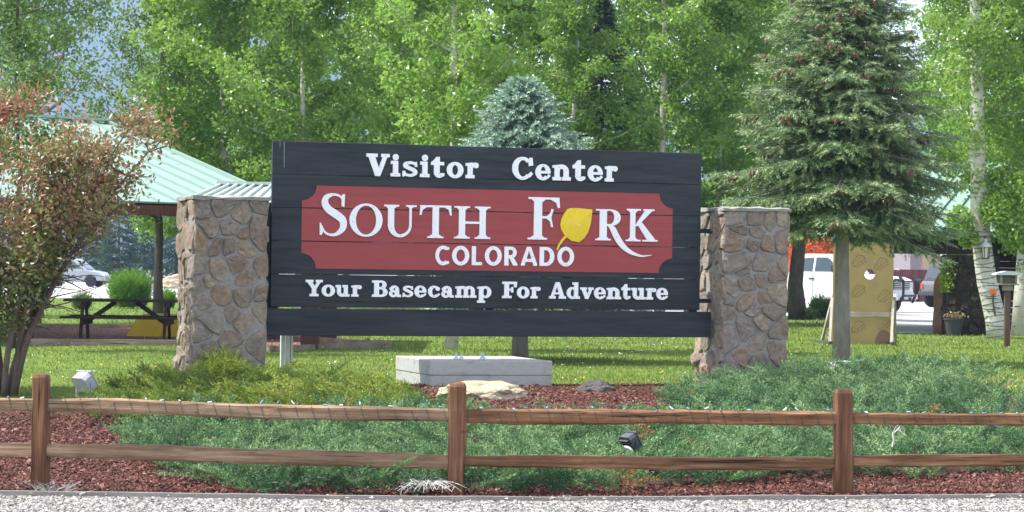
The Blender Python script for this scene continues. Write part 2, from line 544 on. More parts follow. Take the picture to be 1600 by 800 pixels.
ra, rb = sp(411, 500, -.1)[0], sp(1111, 505, -.1)[0]
mb = MB().cbox(ra, rb, -.10, .045, rv0, rv1, .006)
mb.build('bottom_beam', M_black, sign)
for u0, u1 in ((sp(417.5, 400, .05)[0], uL + .10), (uR - .12, uR - .01)):
    MB().cbox(u0, u1, .046, .19, rv0 + .02, vt - bh * (1.85 if u0 < 0 else .1), .005).build('upright', M_black, sign)
MB().cbox((uL + uR) / 2 - .05, (uL + uR) / 2 + .05, .046, .14, rv0 + .02, vt - .05, .005).build('upright', M_black, sign)
# brackets bolting the sign to the pillars
for a, b, py in ((uR - .01, sp(1112, 361, .05)[0], 361), (sp(405, 350, .05)[0], uL, 350), (uR - .01, sp(1112, 470, .05)[0], 470)):
    v = sp(1100 if a > 0 else 420, py, .05)[1]
    MB().cbox(a, b, .05, .075, v - .025, v + .025, .003).build('bracket', M_black, sign)

def flat(polys, y0, y1, name, mat, parent, dome=None):
    """union of simple polygons (u,v) cut out of a sheet: front at y0, edges back to y1"""
    vs, fs = [], []
    tris = []
    for p in polys:
        if len(p) == 4: tris += [[p[0], p[1], p[2]], [p[0], p[2], p[3]]]
        else: tris.append(p)
    for p in tris:
        b = len(vs)
        p = list(p)
        if len(p) == 3 and abs((p[1][0] - p[0][0]) * (p[2][1] - p[0][1]) - (p[2][0] - p[0][0]) * (p[1][1] - p[0][1])) < 2e-9: continue
        if sum(p[i][0] * p[(i + 1) % len(p)][1] - p[(i + 1) % len(p)][0] * p[i][1] for i in range(len(p))) < 0: p.reverse()
        vs += [Vector(q) for q in p]
        fs.append(list(range(b, b + len(p))))
    eds = [(f[i], f[(i + 1) % len(f)]) for f in fs for i in range(len(f))]
    ov, oe, of, _, _, _ = delaunay_2d_cdt([v * 100 for v in vs], eds, [], 0, 1e-4)
    ov = [q / 100 for q in ov]
    keep = []
    for f in of:                       # a triangle belongs to the letter if its centre lies in any stroke polygon
        c_ = sum((ov[i] for i in f), Vector((0, 0))) / len(f)
        for q in fs:
            xs_ = [vs[i].x for i in q]
            if not min(xs_) <= c_.x <= max(xs_): continue
            if inpoly(c_.x, c_.y, [vs[i] for i in q]):
                keep.append(f); break
    n = len(ov)
    V_ = [(q.x, y0 - (dome(q) if dome else 0), q.y) for q in ov] + [(q.x, y1, q.y) for q in ov]
    cnt = {}
    for f in keep:
        for a, b in zip(f, list(f[1:]) + [f[0]]):
            cnt[(a, b)] = 1
    F_ = [tuple(f) for f in keep]
    for (a, b) in cnt:
        if (b, a) not in cnt: F_.append((b, a, a + n, b + n))
    me = bpy.data.meshes.new(name)
    me.from_pydata(V_, [], F_)
    bm = bmesh.new(); bm.from_mesh(me)
    bmesh.ops.delete(bm, geom=[v for v in bm.verts if not v.link_faces], context='VERTS')
    bmesh.ops.recalc_face_normals(bm, faces=bm.faces)
    fr = [f for f in bm.faces if abs(f.normal.y) > .9]
    if fr and sum(f.normal.y * f.calc_area() for f in fr) > 0: bmesh.ops.reverse_faces(bm, faces=bm.faces)
    bm.to_mesh(me); bm.free()
    me.materials.append(mat)
    return link(name, me, parent)

# red field with scooped corners, painted on raised sheets board by board
c = {k: sp(*v) for k, v in {'tl': (472.5, 290), 'tr': (1051, 302.5), 'bl': (469.5, 417.5), 'br': (1049.5, 428.5)}.items()}
u0, u1 = .5 * (c['tl'][0] + c['bl'][0]), .5 * (c['tr'][0] + c['br'][0])
v1, v0 = .5 * (c['tl'][1] + c['tr'][1]), .5 * (c['bl'][1] + c['br'][1])
R_ = .165
field = []
for cx, cz, a0 in ((u0, v0, 90), (u1, v0, 180), (u1, v1, 270), (u0, v1, 0)):
    for s in range(11):
        a = radians(a0 - 9 * s)
        field.append((cx + R_ * cos(a), cz + R_ * sin(a)))
def clip(poly, ax, val, sgn):
    out = []
    for i in range(len(poly)):
        p, q = poly[i], poly[(i + 1) % len(poly)]
        dp, dq = sgn * (p[ax] - val), sgn * (q[ax] - val)
        if dp >= 0: out.append(p)
        if dp * dq < 0:
            t = dp / (dp - dq)
            out.append((p[0] + (q[0] - p[0]) * t, p[1] + (q[1] - p[1]) * t))
    return out
for z0, z1 in board_v:
    pz = clip(clip(field, 1, z0 + .0045, 1), 1, z1 - .0045, -1)
    if len(pz) > 2: flat([pz], -.0065, .004, 'painted_panel', M_red, sign)

# ---- lettering: every letter is cut from its own stroke polygons
def rect(x0, y0, x1, y1): return [[(x0, y0), (x1, y0), (x1, y1), (x0, y1)]]
def pg(*p): return [list(p)]
def arc(cx, cy, ro, ri, a0, a1, n=18):
    (ax, ay), (bx, by) = ro, ri
    out = []
    for i in range(n):
        t0, t1 = radians(a0 + (a1 - a0) * i / n), radians(a0 + (a1 - a0) * (i + 1) / n)
        out.append([(cx + ax * cos(t0), cy + ay * sin(t0)), (cx + ax * cos(t1), cy + ay * sin(t1)), (cx + bx * cos(t1), cy + by * sin(t1)), (cx + bx * cos(t0), cy + by * sin(t0))])
    return out
def ring2(cx, cy, ro, dx, dy, ri, a0=0, a1=360, n=28):
    out = []
    for i in range(n):
        t0, t1 = radians(a0 + (a1 - a0) * i / n), radians(a0 + (a1 - a0) * (i + 1) / n)
        out.append([(cx + ro[0] * cos(t0), cy + ro[1] * sin(t0)), (cx + ro[0] * cos(t1), cy + ro[1] * sin(t1)),
                    (cx + dx + ri[0] * cos(t1), cy + dy + ri[1] * sin(t1)), (cx + dx + ri[0] * cos(t0), cy + dy + ri[1] * sin(t0))])
    return out
def disc(cx, cy, rx, ry=None, n=16):
    ry = ry or rx
    return [[(cx + rx * cos(2 * pi * i / n), cy + ry * sin(2 * pi * i / n)) for i in range(n)]]
def stroke(pts, ws, n=7):
    """smooth stroke through points with varying width"""
    pts = [Vector(p) for p in pts]
    P_, W_ = [], []
    for i in range(len(pts) - 1):
        p0, p1, p2, p3 = pts[max(i - 1, 0)], pts[i], pts[i + 1], pts[min(i + 2, len(pts) - 1)]
        for s in range(n):
            t = s / n
            P_.append(.5 * ((2 * p1) + (p2 - p0) * t + (2 * p0 - 5 * p1 + 4 * p2 - p3) * t * t + (3 * p1 - p0 - 3 * p2 + p3) * t ** 3))
            W_.append(ws[i] + (ws[i + 1] - ws[i]) * t)
    P_.append(pts[-1]); W_.append(ws[-1])
    L, Rr = [], []
    for i, p in enumerate(P_):
        d = (P_[min(i + 1, len(P_) - 1)] - P_[max(i - 1, 0)]).normalized()
        nn = Vector((-d.y, d.x)) * W_[i] / 2
        L.append(p + nn); Rr.append(p - nn)
    return [[tuple(L[i]), tuple(L[i + 1]), tuple(Rr[i + 1]), tuple(Rr[i])] for i in range(len(P_) - 1)]
T, XH = .15, .70
SLAB = {
 'V': rect(0, 1 - T, .5, 1) + rect(.66, 1 - T, 1.04, 1) + pg((.08, .88), (.38, .88), (.57, .32), (.62, 0), (.40, 0)) + pg((.74, .88), (.94, .88), (.62, 0), (.46, 0), (.50, .22)),
 'i': rect(.11, 0, .36, XH) + rect(0, 0, .46, T) + rect(.01, XH - T, .2, XH) + disc(.235, .86, .145),
 's': stroke([(.57, .50), (.51, .59), (.35, .635), (.15, .585), (.125, .48), (.30, .385), (.50, .285), (.545, .17), (.37, .065), (.15, .10), (.07, .22)], [.09, .11, .13, .155, .175, .18, .175, .155, .13, .11, .09]) + pg((.52, .45), (.63, .45), (.60, .68), (.53, .66)) + pg((.01, .26), (.11, .27), (.15, .08), (.10, .02), (0, .0)),
 't': rect(.13, .2, .385, .80) + pg((.13, .78), (.385, .78), (.385, .92), (.24, .92)) + pg((0, XH - .12), (.2, XH - .12), (.2, XH + .12), (0, XH - .02)) + rect(0, XH - T, .58, XH) + arc(.365, .22, (.235, .235), (.03, .07), 180, 345, 12) + pg((.44, .1), (.595, .06), (.60, .20), (.46, .20)),
 'o': ring2(.375, .35, (.375, .365), 0, 0, (.135, .225)),
 'r': rect(.10, 0, .36, XH - .04) + rect(0, 0, .46, T) + pg((0, XH - T), (.2, XH - T), (.34, XH), (.0, XH - .03)) + rect(.2, XH - .22, .36, XH) + stroke([(.32, .50), (.42, .60), (.52, .60)], [.14, .18, .2]) + disc(.54, .575, .125),
 'C': ring2(.46, .5, (.46, .515), .02, 0, (.22, .37), 42, 318) + pg((.74, .60), (.93, .64), (.90, .98), (.78, .98), (.72, .80)) + pg((.70, .22), (.84, .36), (.93, .26), (.80, .1)),
 'e': ring2(.34, .35, (.345, .365), .01, .01, (.115, .235), 0, 318) + rect(.12, .29, .685, .41) + pg((.50, .13), (.60, .27), (.69, .19), (.59, .08)),
 'n': rect(.10, 0, .35, XH - .02) + rect(0, 0, .43, T) + pg((0, XH - T), (.2, XH - T), (.33, XH), (0, XH - .03)) + arc(.44, .40, (.36, .315), (.10, .12), 0, 150, 14) + rect(.54, 0, .80, .42) + rect(.47, 0, .90, T),
 'u': rect(.09, .26, .34, XH) + rect(0, XH - T, .2, XH) + arc(.42, .28, (.33, .295), (.08, .12), 180, 330, 14) + rect(.53, 0, .78, XH) + rect(.44, XH - T, .6, XH) + rect(.6, 0, .89, T),
 'a': ring2(.27, .21, (.27, .225), .02, 0, (.075, .085)) + rect(.40, .05, .64, .46) + arc(.34, .42, (.30, .285), (.06, .14), 0, 165, 14) + disc(.14, .50, .105) + rect(.5, 0, .76, T),
 'c': ring2(.34, .35, (.345, .365), .01, 0, (.125, .225), 45, 318) + disc(.55, .52, .12) + pg((.50, .13), (.60, .27), (.68, .20), (.59, .08)),
 'm': rect(.10, 0, .34, XH - .02) + rect(0, 0, .42, T) + pg((0, XH - T), (.2, XH - T), (.33, XH), (0, XH - .03)) + arc(.43, .42, (.33, .295), (.09, .12), 0, 150, 12) + rect(.52, 0, .76, .44) + rect(.46, 0, .84, T) + arc(.85, .42, (.33, .295), (.09, .12), 0, 150, 12) + rect(.94, 0, 1.18, .44) + rect(.88, 0, 1.28, T),
 'p': rect(.10, -.3, .35, XH - .02) + rect(0, -.3, .45, -.3 + T) + pg((0, XH - T), (.2, XH - T), (.33, XH), (0, XH - .03)) + ring2(.46, .35, (.355, .365), -.0, 0, (.125, .225)),
 'd': ring2(.35, .35, (.35, .365), .01, 0, (.125, .225)) + rect(.46, 0, .71, 1) + rect(.36, 1 - T, .6, 1) + rect(.6, 0, .82, T),
 'v': rect(0, XH - T, .42, XH) + rect(.52, XH - T, .86, XH) + pg((.07, .6), (.34, .6), (.50, .2), (.52, 0), (.33, 0)) + pg((.60, .6), (.78, .6), (.52, 0), (.38, 0), (.42, .18)),
 'Y': rect(0, 1 - T, .46, 1) + rect(.60, 1 - T, 1.0, 1) + pg((.07, .9), (.36, .9), (.63, .48), (.63, .36), (.37, .36), (.37, .46)) + pg((.70, .9), (.90, .9), (.63, .44), (.5, .40), (.46, .50)) + rect(.37, 0, .63, .46) + rect(.24, 0, .76, T),
 'B': rect(.12, 0, .39, 1) + rect(0, 0, .3, T) + rect(0, 1 - T, .3, 1) + rect(.3, 1 - .14, .52, 1) + rect(.3, .46, .54, .60) + rect(.3, 0, .54, .14) + arc(.52, .735, (.30, .265), (.06, .125), -90, 90, 12) + arc(.54, .29, (.34, .29), (.09, .15), -90, 90, 12),
 'F': rect(.12, 0, .39, 1) + rect(0, 0, .54, T) + rect(0, 1 - T, .3, 1) + rect(.3, 1 - T, .84, 1) + pg((.70, .66), (.84, .66), (.86, 1), (.66, .9)) + rect(.3, .44, .58, .58) + rect(.52, .34, .64, .68),
 'A': pg((.42, 1), (.66, 1), (.98, .1), (.70, .1), (.50, .72)) + pg((.42, 1), (.56, .94), (.29, .1), (.10, .1)) + rect(.26, .26, .8, .38) + rect(0, 0, .42, T) + rect(.62, 0, 1.08, T),
}
SANS = {
 'C': ring2(.46, .5, (.46, .52), 0, 0, (.25, .335), 52, 308) + disc(.735, .875, .085) + disc(.735, .125, .085),
 'O': ring2(.46, .5, (.46, .52), 0, 0, (.235, .33)),
 'L': rect(.02, .02, .25, 1) + rect(.02, .0, .55, .17) + disc(.53, .085, .085),
 'R': rect(0, 0, .23, 1) + rect(.1, .83, .4, 1) + rect(.1, .39, .4, .55) + arc(.38, .695, (.30, .305), (.10, .135), -90, 90, 12) + pg((.26, .42), (.48, .46), (.74, .06), (.70, 0), (.50, 0)),
 'A': pg((.36, 1), (.60, 1), (.98, .06), (.95, 0), (.76, 0), (.48, .80)) + pg((.36, 1), (.50, .86), (.22, 0), (.03, 0), (0, .05)) + rect(.24, .20, .72, .36),
 'D': rect(0, 0, .23, 1) + rect(.1, .83, .36, 1) + rect(.1, 0, .36, .17) + arc(.34, .5, (.44, .5), (.21, .33), -90, 90, 18),
}
ROMAN = {
 'S': stroke([(.54, .80), (.47, .92), (.31, .965), (.15, .90), (.115, .76), (.20, .62), (.38, .50), (.53, .37), (.535, .19), (.40, .055), (.25, .03), (.12, .09), (.04, .24)], [.03, .045, .06, .12, .155, .17, .18, .17, .14, .08, .055, .045, .03]) + pg((.50, .70), (.565, .68), (.575, .98), (.53, .98), (.50, .94)) + pg((0, .03), (.045, .02), (.08, .10), (.03, .30), (0, .31)),
 'O': ring2(.5, .5, (.5, .52), 0, 0, (.31, .455)),
 'U': rect(.12, .3, .31, .96) + rect(0, .945, .46, 1) + pg((.05, .95), (.12, .88), (.31, .88), (.40, .95)) + arc(.485, .36, (.365, .385), (.175, .29), 180, 270, 12) + arc(.485, .36, (.365, .385), (.295, .29), 270, 360, 12) + rect(.78, .34, .85, .96) + rect(.68, .945, 1.0, 1) + pg((.72, .95), (.78, .9), (.85, .9), (.93, .95)),
 'T': rect(.40, .03, .60, .97) + rect(.25, 0, .75, .05) + pg((.3, .05), (.7, .05), (.60, .12), (.40, .12)) + rect(.02, .94, .98, 1) + pg((0, .70), (.05, .70), (.09, .86), (.22, .94), (.2, 1), (.02, 1)) + pg((1, .70), (.95, .70), (.91, .86), (.78, .94), (.8, 1), (.98, 1)),
 'H': rect(.13, .03, .30, .97) + rect(.70, .03, .87, .97) + rect(.28, .46, .72, .53) + rect(0, 0, .43, .05) + rect(.57, 0, 1, .05) + rect(0, .95, .43, 1) + rect(.57, .95, 1, 1)
      + pg((.06, .05), (.37, .05), (.30, .12), (.13, .12)) + pg((.63, .05), (.94, .05), (.87, .12), (.70, .12)) + pg((.06, .95), (.37, .95), (.30, .88), (.13, .88)) + pg((.63, .95), (.94, .95), (.87, .88), (.70, .88)),
 'F': rect(.19, .02, .44, .98) + rect(0, 0, .60, .045) + pg((.09, .045), (.52, .045), (.44, .10), (.19, .10)) + rect(.01, .95, .98, 1) + pg((.09, .955), (.19, .90), (.4, .90), (.4, .955)) + pg((.70, .955), (.98, .955), (1, .76), (.94, .75), (.88, .87))
      + rect(.42, .50, .72, .555) + pg((.60, .555), (.72, .50), (.80, .72), (.735, .73), (.71, .64)) + pg((.58, .50), (.72, .55), (.79, .30), (.73, .30), (.69, .43)) + pg((.40, .95), (.56, .955), (.44, .88)),
 'R': rect(.09, .03, .25, .97) + rect(0, 0, .27 + .07, .05) + pg((.04, .05), (.30, .05), (.25, .11), (.09, .11)) + rect(.01, .95, .3, 1) + rect(.24, .95, .36, 1) + ring2(.335, .735, (.225, .265), -.02, .0, (.105, .215), -90, 90, 14) + rect(.22, .47, .34, .53)
      + stroke([(.285, .50), (.375, .40), (.44, .22), (.53, -.01), (.65, -.22), (.80, -.37), (.95, -.455), (1.08, -.485), (1.27, -.445)], [.06, .13, .14, .145, .135, .11, .075, .05, .012], 6),
 'K': rect(.13, .03, .29, .97) + rect(0, 0, .46, .05) + rect(.02, .95, .46, 1) + pg((.06, .05), (.37, .05), (.29, .12), (.13, .12)) + pg((.06, .95), (.37, .95), (.29, .88), (.13, .88)) + rect(.54, .95, .89, 1) + pg((.60, .955), (.83, .955), (.36, .47), (.27, .47)) + pg((.335, .56), (.47, .62), (.93, .05), (.88, .0), (.68, .03)) + rect(.52, 0, 1.0, .05),
}
screws = []
def letter(gl, x0, x1, ybase, ytop, big=False, fit=None):
    """place a glyph so that its box spans the measured pixels; ybase/ytop are baseline and cap line there"""
    polys = gl
    gx0 = min(p[0] for q in polys for p in q); gx1 = max(p[0] for q in polys for p in q) if fit is None else fit
    xm = .5 * (x0 + x1)
    ua, ub = sp(x0, ybase)[0], sp(x1, ybase)[0]
    va, vb_ = sp(xm, ybase)[1], sp(xm, ytop)[1]
    sx, sy = (ub - ua) / (gx1 - gx0), vb_ - va
    pp = [[(ua + (p[0] - gx0) * sx, va + p[1] * sy) for p in q] for q in polys]
    k_ = 3 if big else 2
    for j in range(k_):
        q = pp[int((j + .5) / k_ * len(pp)) % len(pp)]
        screws.append((sum(a[0] for a in q) / len(q), -.0205 if not big else -.0245, sum(a[1] for a in q) / len(q)))
    return flat(pp, -.020 if not big else -.024, .002, 'letter', M_white, sign)
def line(font, boxes, xa, ya, xb, yb, cap):
    for ch, x0, x1 in boxes:
        xm = .5 * (x0 + x1)
        yb_ = ya + (yb - ya) * (xm - xa) / (xb - xa)
        letter(font[ch], x0, x1, yb_, yb_ - cap)
line(SLAB, [('V', 571.7, 608), ('i', 609.8, 624.6), ('s', 628, 651.5), ('i', 655.6, 670.4), ('t', 672.8, 693.7), ('o', 697.3, 723.4), ('r', 726.9, 747),
            ('C', 799.5, 832), ('e', 835.7, 859.5), ('n', 862.5, 891), ('t', 893.9, 913.7), ('e', 917.5, 941), ('r', 944.4, 964)], 590, 275.2, 955, 283.9, 35)
z5 = lambda a, o: o + a / 5.161
line(SLAB, [(ch, z5(a, 465), z5(b, 465)) for ch, a, b in (('Y', 60, 198), ('o', 190, 298), ('u', 303, 415), ('r', 430, 513), ('B', 597, 722), ('a', 733, 830), ('s', 843, 928), ('e', 938, 1035), ('c', 1048, 1145), ('a', 1155, 1255), ('m', 1268, 1438), ('p', 1445, 1558))], 490, 462.9, 1030, 468.2, 25.8)
line(SLAB, [(ch, z5(a, 755), z5(b, 755)) for ch, a, b in (('F', 150, 268), ('o', 268, 368), ('r', 378, 458), ('A', 528, 663), ('d', 670, 775), ('v', 779, 885), ('e', 889, 984), ('n', 992, 1107), ('t', 1110, 1183), ('u', 1190, 1303), ('r', 1308, 1390), ('e', 1391, 1485))], 490, 462.9, 1030, 468.2, 25.8)
line(SANS, [('C', 679.5, 701), ('O', 705.5, 732.3), ('L', 736.4, 752.6), ('O', 756.7, 783), ('R', 787.2, 808), ('A', 813, 838.5), ('D', 842.3, 865.2), ('O', 870, 896)], 690, 413.9, 883, 415.8, 29.5)
for ch, x0, x1, yt, yb_ in (('S', 498.7, 541, 301.6, 369), ('O', 545, 596.6, 319, 369), ('U', 599, 649.6, 320.3, 369.6), ('T', 654.6, 704.4, 321, 372), ('H', 708.6, 765, 322.6, 373), ('F', 823.6, 873.4, 308.4, 374.5), ('K', 977, 1026.3, 326.8, 377.3)):
    letter(ROMAN[ch], x0, x1, yb_, yt, True)
letter(ROMAN['R'], 929.5, 1017.4, 376.2, 327.6, True)
mb = MB()
for x_, y_, z_ in screws: mb.lathe([(.006, 0), (.004, .0025)], 6, Matrix.Translation((x_, y_ + .0005, z_)) @ Matrix.Rotation(pi / 2, 4, 'X'))
mb.build('screw_heads', simple('screw_grey', (.30, .33, .36), rough=.4), sign)['kind'] = 'stuff'
# the yellow cottonwood leaf that stands for the O
zz = lambda a, b: sp(800 + a / 6.154, 290 + b / 6.154)
outl = [(768, 232), (700, 224), (620, 216), (555, 217), (528, 228), (500, 265), (472, 318), (460, 375), (468, 420), (490, 462), (520, 498), (570, 532), (640, 545), (690, 505), (725, 450), (748, 380), (760, 310), (764, 262)]
lc = Vector(zz(610, 380))
body = [zz(*q) for q in outl]
ring_ = [[body[i], body[(i + 1) % len(body)], tuple(lc)] for i in range(len(body))]
leaf = flat(ring_, -.022, .002, 'leaf_emblem', M_yellow, sign, dome=lambda q: .02 * max(0, 1 - (q - lc).length / .12))
stem = stroke([zz(520, 480), zz(480, 525), zz(450, 570), zz(430, 617)], [.030, .026, .020, .020])
flat(stem, -.019, .002, 'leaf_stem', M_yellow, sign)
flat([[zz(572, 352), zz(580, 346), zz(648, 382), zz(642, 397)]], -.0425, -.036, 'worn_patch', simple('worn_yellow', (.72, .62, .22), (.66, .53, .12), 30, .6), sign)
# pale drips at the upper left corner
M_drip = simple('pale_drip', (.30, .33, .35), (.18, .2, .22), 60, .8)
for x_, a, b in ((443.5, 222, 262), (437, 222, 230)):
    p, q = sp(x_, a), sp(x_, b)
    flat([[(p[0], p[1]), (p[0] + .007, p[1]), (q[0] + .005, q[1]), (q[0], q[1])]], -.006, 0, 'paint_drip', M_drip, sign)

# galvanised channel legs standing behind the sign
M_galv = simple('galvanised_steel', (.42, .44, .46), (.50, .52, .54), 12, .5, .05, 30, metal=.2, spec=.4)
gp = P(450, 560, 29.2); gp.z = g(gp.x, gp.y)
legs = thing('steel_support', 'pale galvanised steel channel posts under left end of the black sign', 'support post', gp, TH)
hh = SO.z + rv0 + .25 - gp.z
for a, b, n_ in ((-.082, -.040, 'post'), (-.022, .022, 'post'), (.030, .058, 'flange')):
    mb = MB()
    mb.box(a, b, 0, .006, -.2, hh); mb.box(a, a + .006, .0065, .05, -.2, hh); mb.box(b - .006, b, .0065, .05, -.2, hh)
    mb.build(n_, M_galv, legs)
# ------------------------------------------------------------------ stone pillars
M_mortar = simple('grey_mortar', (.21, .205, .19), (.30, .29, .27), 20, .95, .9, 70, bdist=.02)
def rockmat(name, a, b, c_, d):
    k = NT(name)
    oi = k.n('ShaderNodeObjectInfo')
    base = k.ramp([(0, a), (.22, b), (.42, c_), (.62, d), (.8, b), (1, a)], oi.outputs['Random'])
    f = k.noise(16, 6, .65)
    v = k.ramp([(.2, (.42, .40, .38, 1)), (.42, (.8, .78, .76, 1)), (.58, (1, 1, 1, 1)), (.8, (1.45, 1.32, 1.12, 1))], f)
    col = k.mix(1.0, base, v, 'MULTIPLY')
    f2 = k.noise(5, 3, .5)
    col = k.mix(k.ramp([(.55, (0, 0, 0, 1)), (.72, (.55, .55, .55, 1))], f2), col, (.30, .19, .11, 1))
    k.l(col, k.b.inputs['Base Color'])
    k.b.inputs['Roughness'].default_value = .88
    k.b.inputs['Specular IOR Level'].default_value = .2
    k.bump(k.noise(22, 8, .75), 1.0, .035)
    return k.m
M_rock = rockmat('fieldstone', (.30, .225, .17, 1), (.225, .195, .165, 1), (.36, .295, .215, 1), (.28, .25, .225, 1))
M_rock_shade = rockmat('shade_dark_fieldstone', (.050, .038, .029, 1), (.038, .032, .026, 1), (.056, .044, .033, 1), (.042, .038, .033, 1))  # porch shade put into the stone colour, far darker than the pillar stones

def voronoi(w, h, n, seed, asp=1.0):
    r = random.Random(seed)
    pts = []
    tries = 0
    dmin = sqrt(w * h / n) * .62
    while len(pts) < n and tries < 20000:
        tries += 1
        p = (r.uniform(.02, w - .02), r.uniform(.02, h - .02))
        k = dmin * (1 - tries / 26000)
        if all(((p[0] - q[0]) * asp) ** 2 + (p[1] - q[1]) ** 2 > k * k for q in pts): pts.append(p)
    wt = [r.uniform(.58, 1.42) for _ in pts]
    cells = []
    for i, p in enumerate(pts):
        poly = [(0, 0), (w, 0), (w, h), (0, h)]
        ang = r.uniform(-.5, .5)
        for j, q in enumerate(pts):
            if i == j: continue
            t = wt[i] / (wt[i] + wt[j])
            m = (p[0] + (q[0] - p[0]) * t, p[1] + (q[1] - p[1]) * t)
            nx, ny = q[0] - p[0], q[1] - p[1]
            out = []
            for a in range(len(poly)):
                A, B = poly[a], poly[(a + 1) % len(poly)]
                da = (A[0] - m[0]) * nx + (A[1] - m[1]) * ny; db = (B[0] - m[0]) * nx + (B[1] - m[1]) * ny
                if da <= 0: out.append(A)
                if da * db < 0:
                    s = da / (da - db); out.append((A[0] + (B[0] - A[0]) * s, A[1] + (B[1] - A[1]) * s))
            poly = out
            if len(poly) < 3: break
        if len(poly) >= 3: cells.append((p, poly))
    return cells
def stone_mesh(poly, w, h, gap, proud, rr, edge=.0):
    """rough stone from a cell outline; local x across, z up, y = -out"""
    cx = sum(p[0] for p in poly) / len(poly); cz = sum(p[1] for p in poly) / len(poly)
    # resample the outline
    L = [0]
    for i in range(len(poly)):
        a, b = poly[i], poly[(i + 1) % len(poly)]
        L.append(L[-1] + sqrt((a[0] - b[0]) ** 2 + (a[1] - b[1]) ** 2))
    N = 12
    ring = []
    for k in range(N):
        s = L[-1] * (k + .25) / N
        i = max(j for j in range(len(poly)) if L[j] <= s)
        t = (s - L[i]) / max(1e-6, L[i + 1] - L[i])
        a, b = poly[i], poly[(i + 1) % len(poly)]
        ring.append((a[0] + (b[0] - a[0]) * t, a[1] + (b[1] - a[1]) * t))
    # soften corners, pull in for the joint
    sm_ = [((ring[k - 1][0] + ring[k][0] * 10 + ring[(k + 1) % N][0]) / 12, (ring[k - 1][1] + ring[k][1] * 10 + ring[(k + 1) % N][1]) / 12) for k in range(N)]
    out = []
    for x, z in sm_:
        d = sqrt((x - cx) ** 2 + (z - cz) ** 2) + 1e-6
        gp_ = gap * rr.uniform(.2, 2.4)
        if (x < .012 or x > w - .012): gp_ = -rr.uniform(.0, edge)
        q = max(.45, (d - gp_) / d) * (1 + (rr.uniform(-.07, .05) if gp_ > 0 else 0))
        out.append((cx + (x - cx) * q, cz + (z - cz) * q))
    tilt = rr.uniform(-.12, .12), rr.uniform(-.12, .12)
    V_, F_ = [], []
    for lv, (sc_, yy) in enumerate(((1.0, .03), (.99, -.45 * proud), (.90, -.95 * proud), (.55, -1.0 * proud))):
        for x, z in out:
            yj = yy
            if lv: yj += (x - cx) * tilt[0] + (z - cz) * tilt[1] + rr.uniform(-.3, .3) * proud
            V_.append((cx + (x - cx) * sc_, min(yj, .012) if lv else yj, cz + (z - cz) * sc_))
    for lv in range(3):
        for k in range(N):
            F_.append((lv * N + k, lv * N + (k + 1) % N, (lv + 1) * N + (k + 1) % N, (lv + 1) * N + k))
    V_.append((cx, -1.05 * proud + rr.uniform(-.1, .2) * proud, cz))
    for k in range(N): F_.append((3 * N + k, 3 * N + (k + 1) % N, 4 * N))
    return V_, F_
def stone_faces(parent, w, d, h, counts, mat, seed, gap=.016, proud=.03, z0=0, edge=.02):
    """stones on the four faces of a block w x d x h whose front left lower corner is the parent's origin"""
    faces = [(counts[0], w, Matrix.Identity(4)),
             (counts[1], d, Matrix.Translation((0, d, 0)) @ Matrix.Rotation(-pi / 2, 4, 'Z')),
             (counts[2], d, Matrix.Translation((w, 0, 0)) @ Matrix.Rotation(pi / 2, 4, 'Z')),
             (counts[3], w, Matrix.Translation((w, d, 0)) @ Matrix.Rotation(pi, 4, 'Z'))]
    for fi, (n_, fw, Mx) in enumerate(faces):
        if not n_: continue
        rr = random.Random(seed * 10 + fi)
        for p, poly in voronoi(fw, h, n_, seed * 10 + fi, rr.uniform(.9, 1.15)):
            V_, F_ = stone_mesh(poly, fw, h, gap, proud * rr.uniform(.6, 1.5), rr, edge)
            mb = MB().add([Mx @ Vector((x, y, z + z0)) for x, y, z in V_], F_)
            # origin at the stone's own centre so that noise and random colour differ
            o = mb.build('stone', mat, parent, smooth=False)
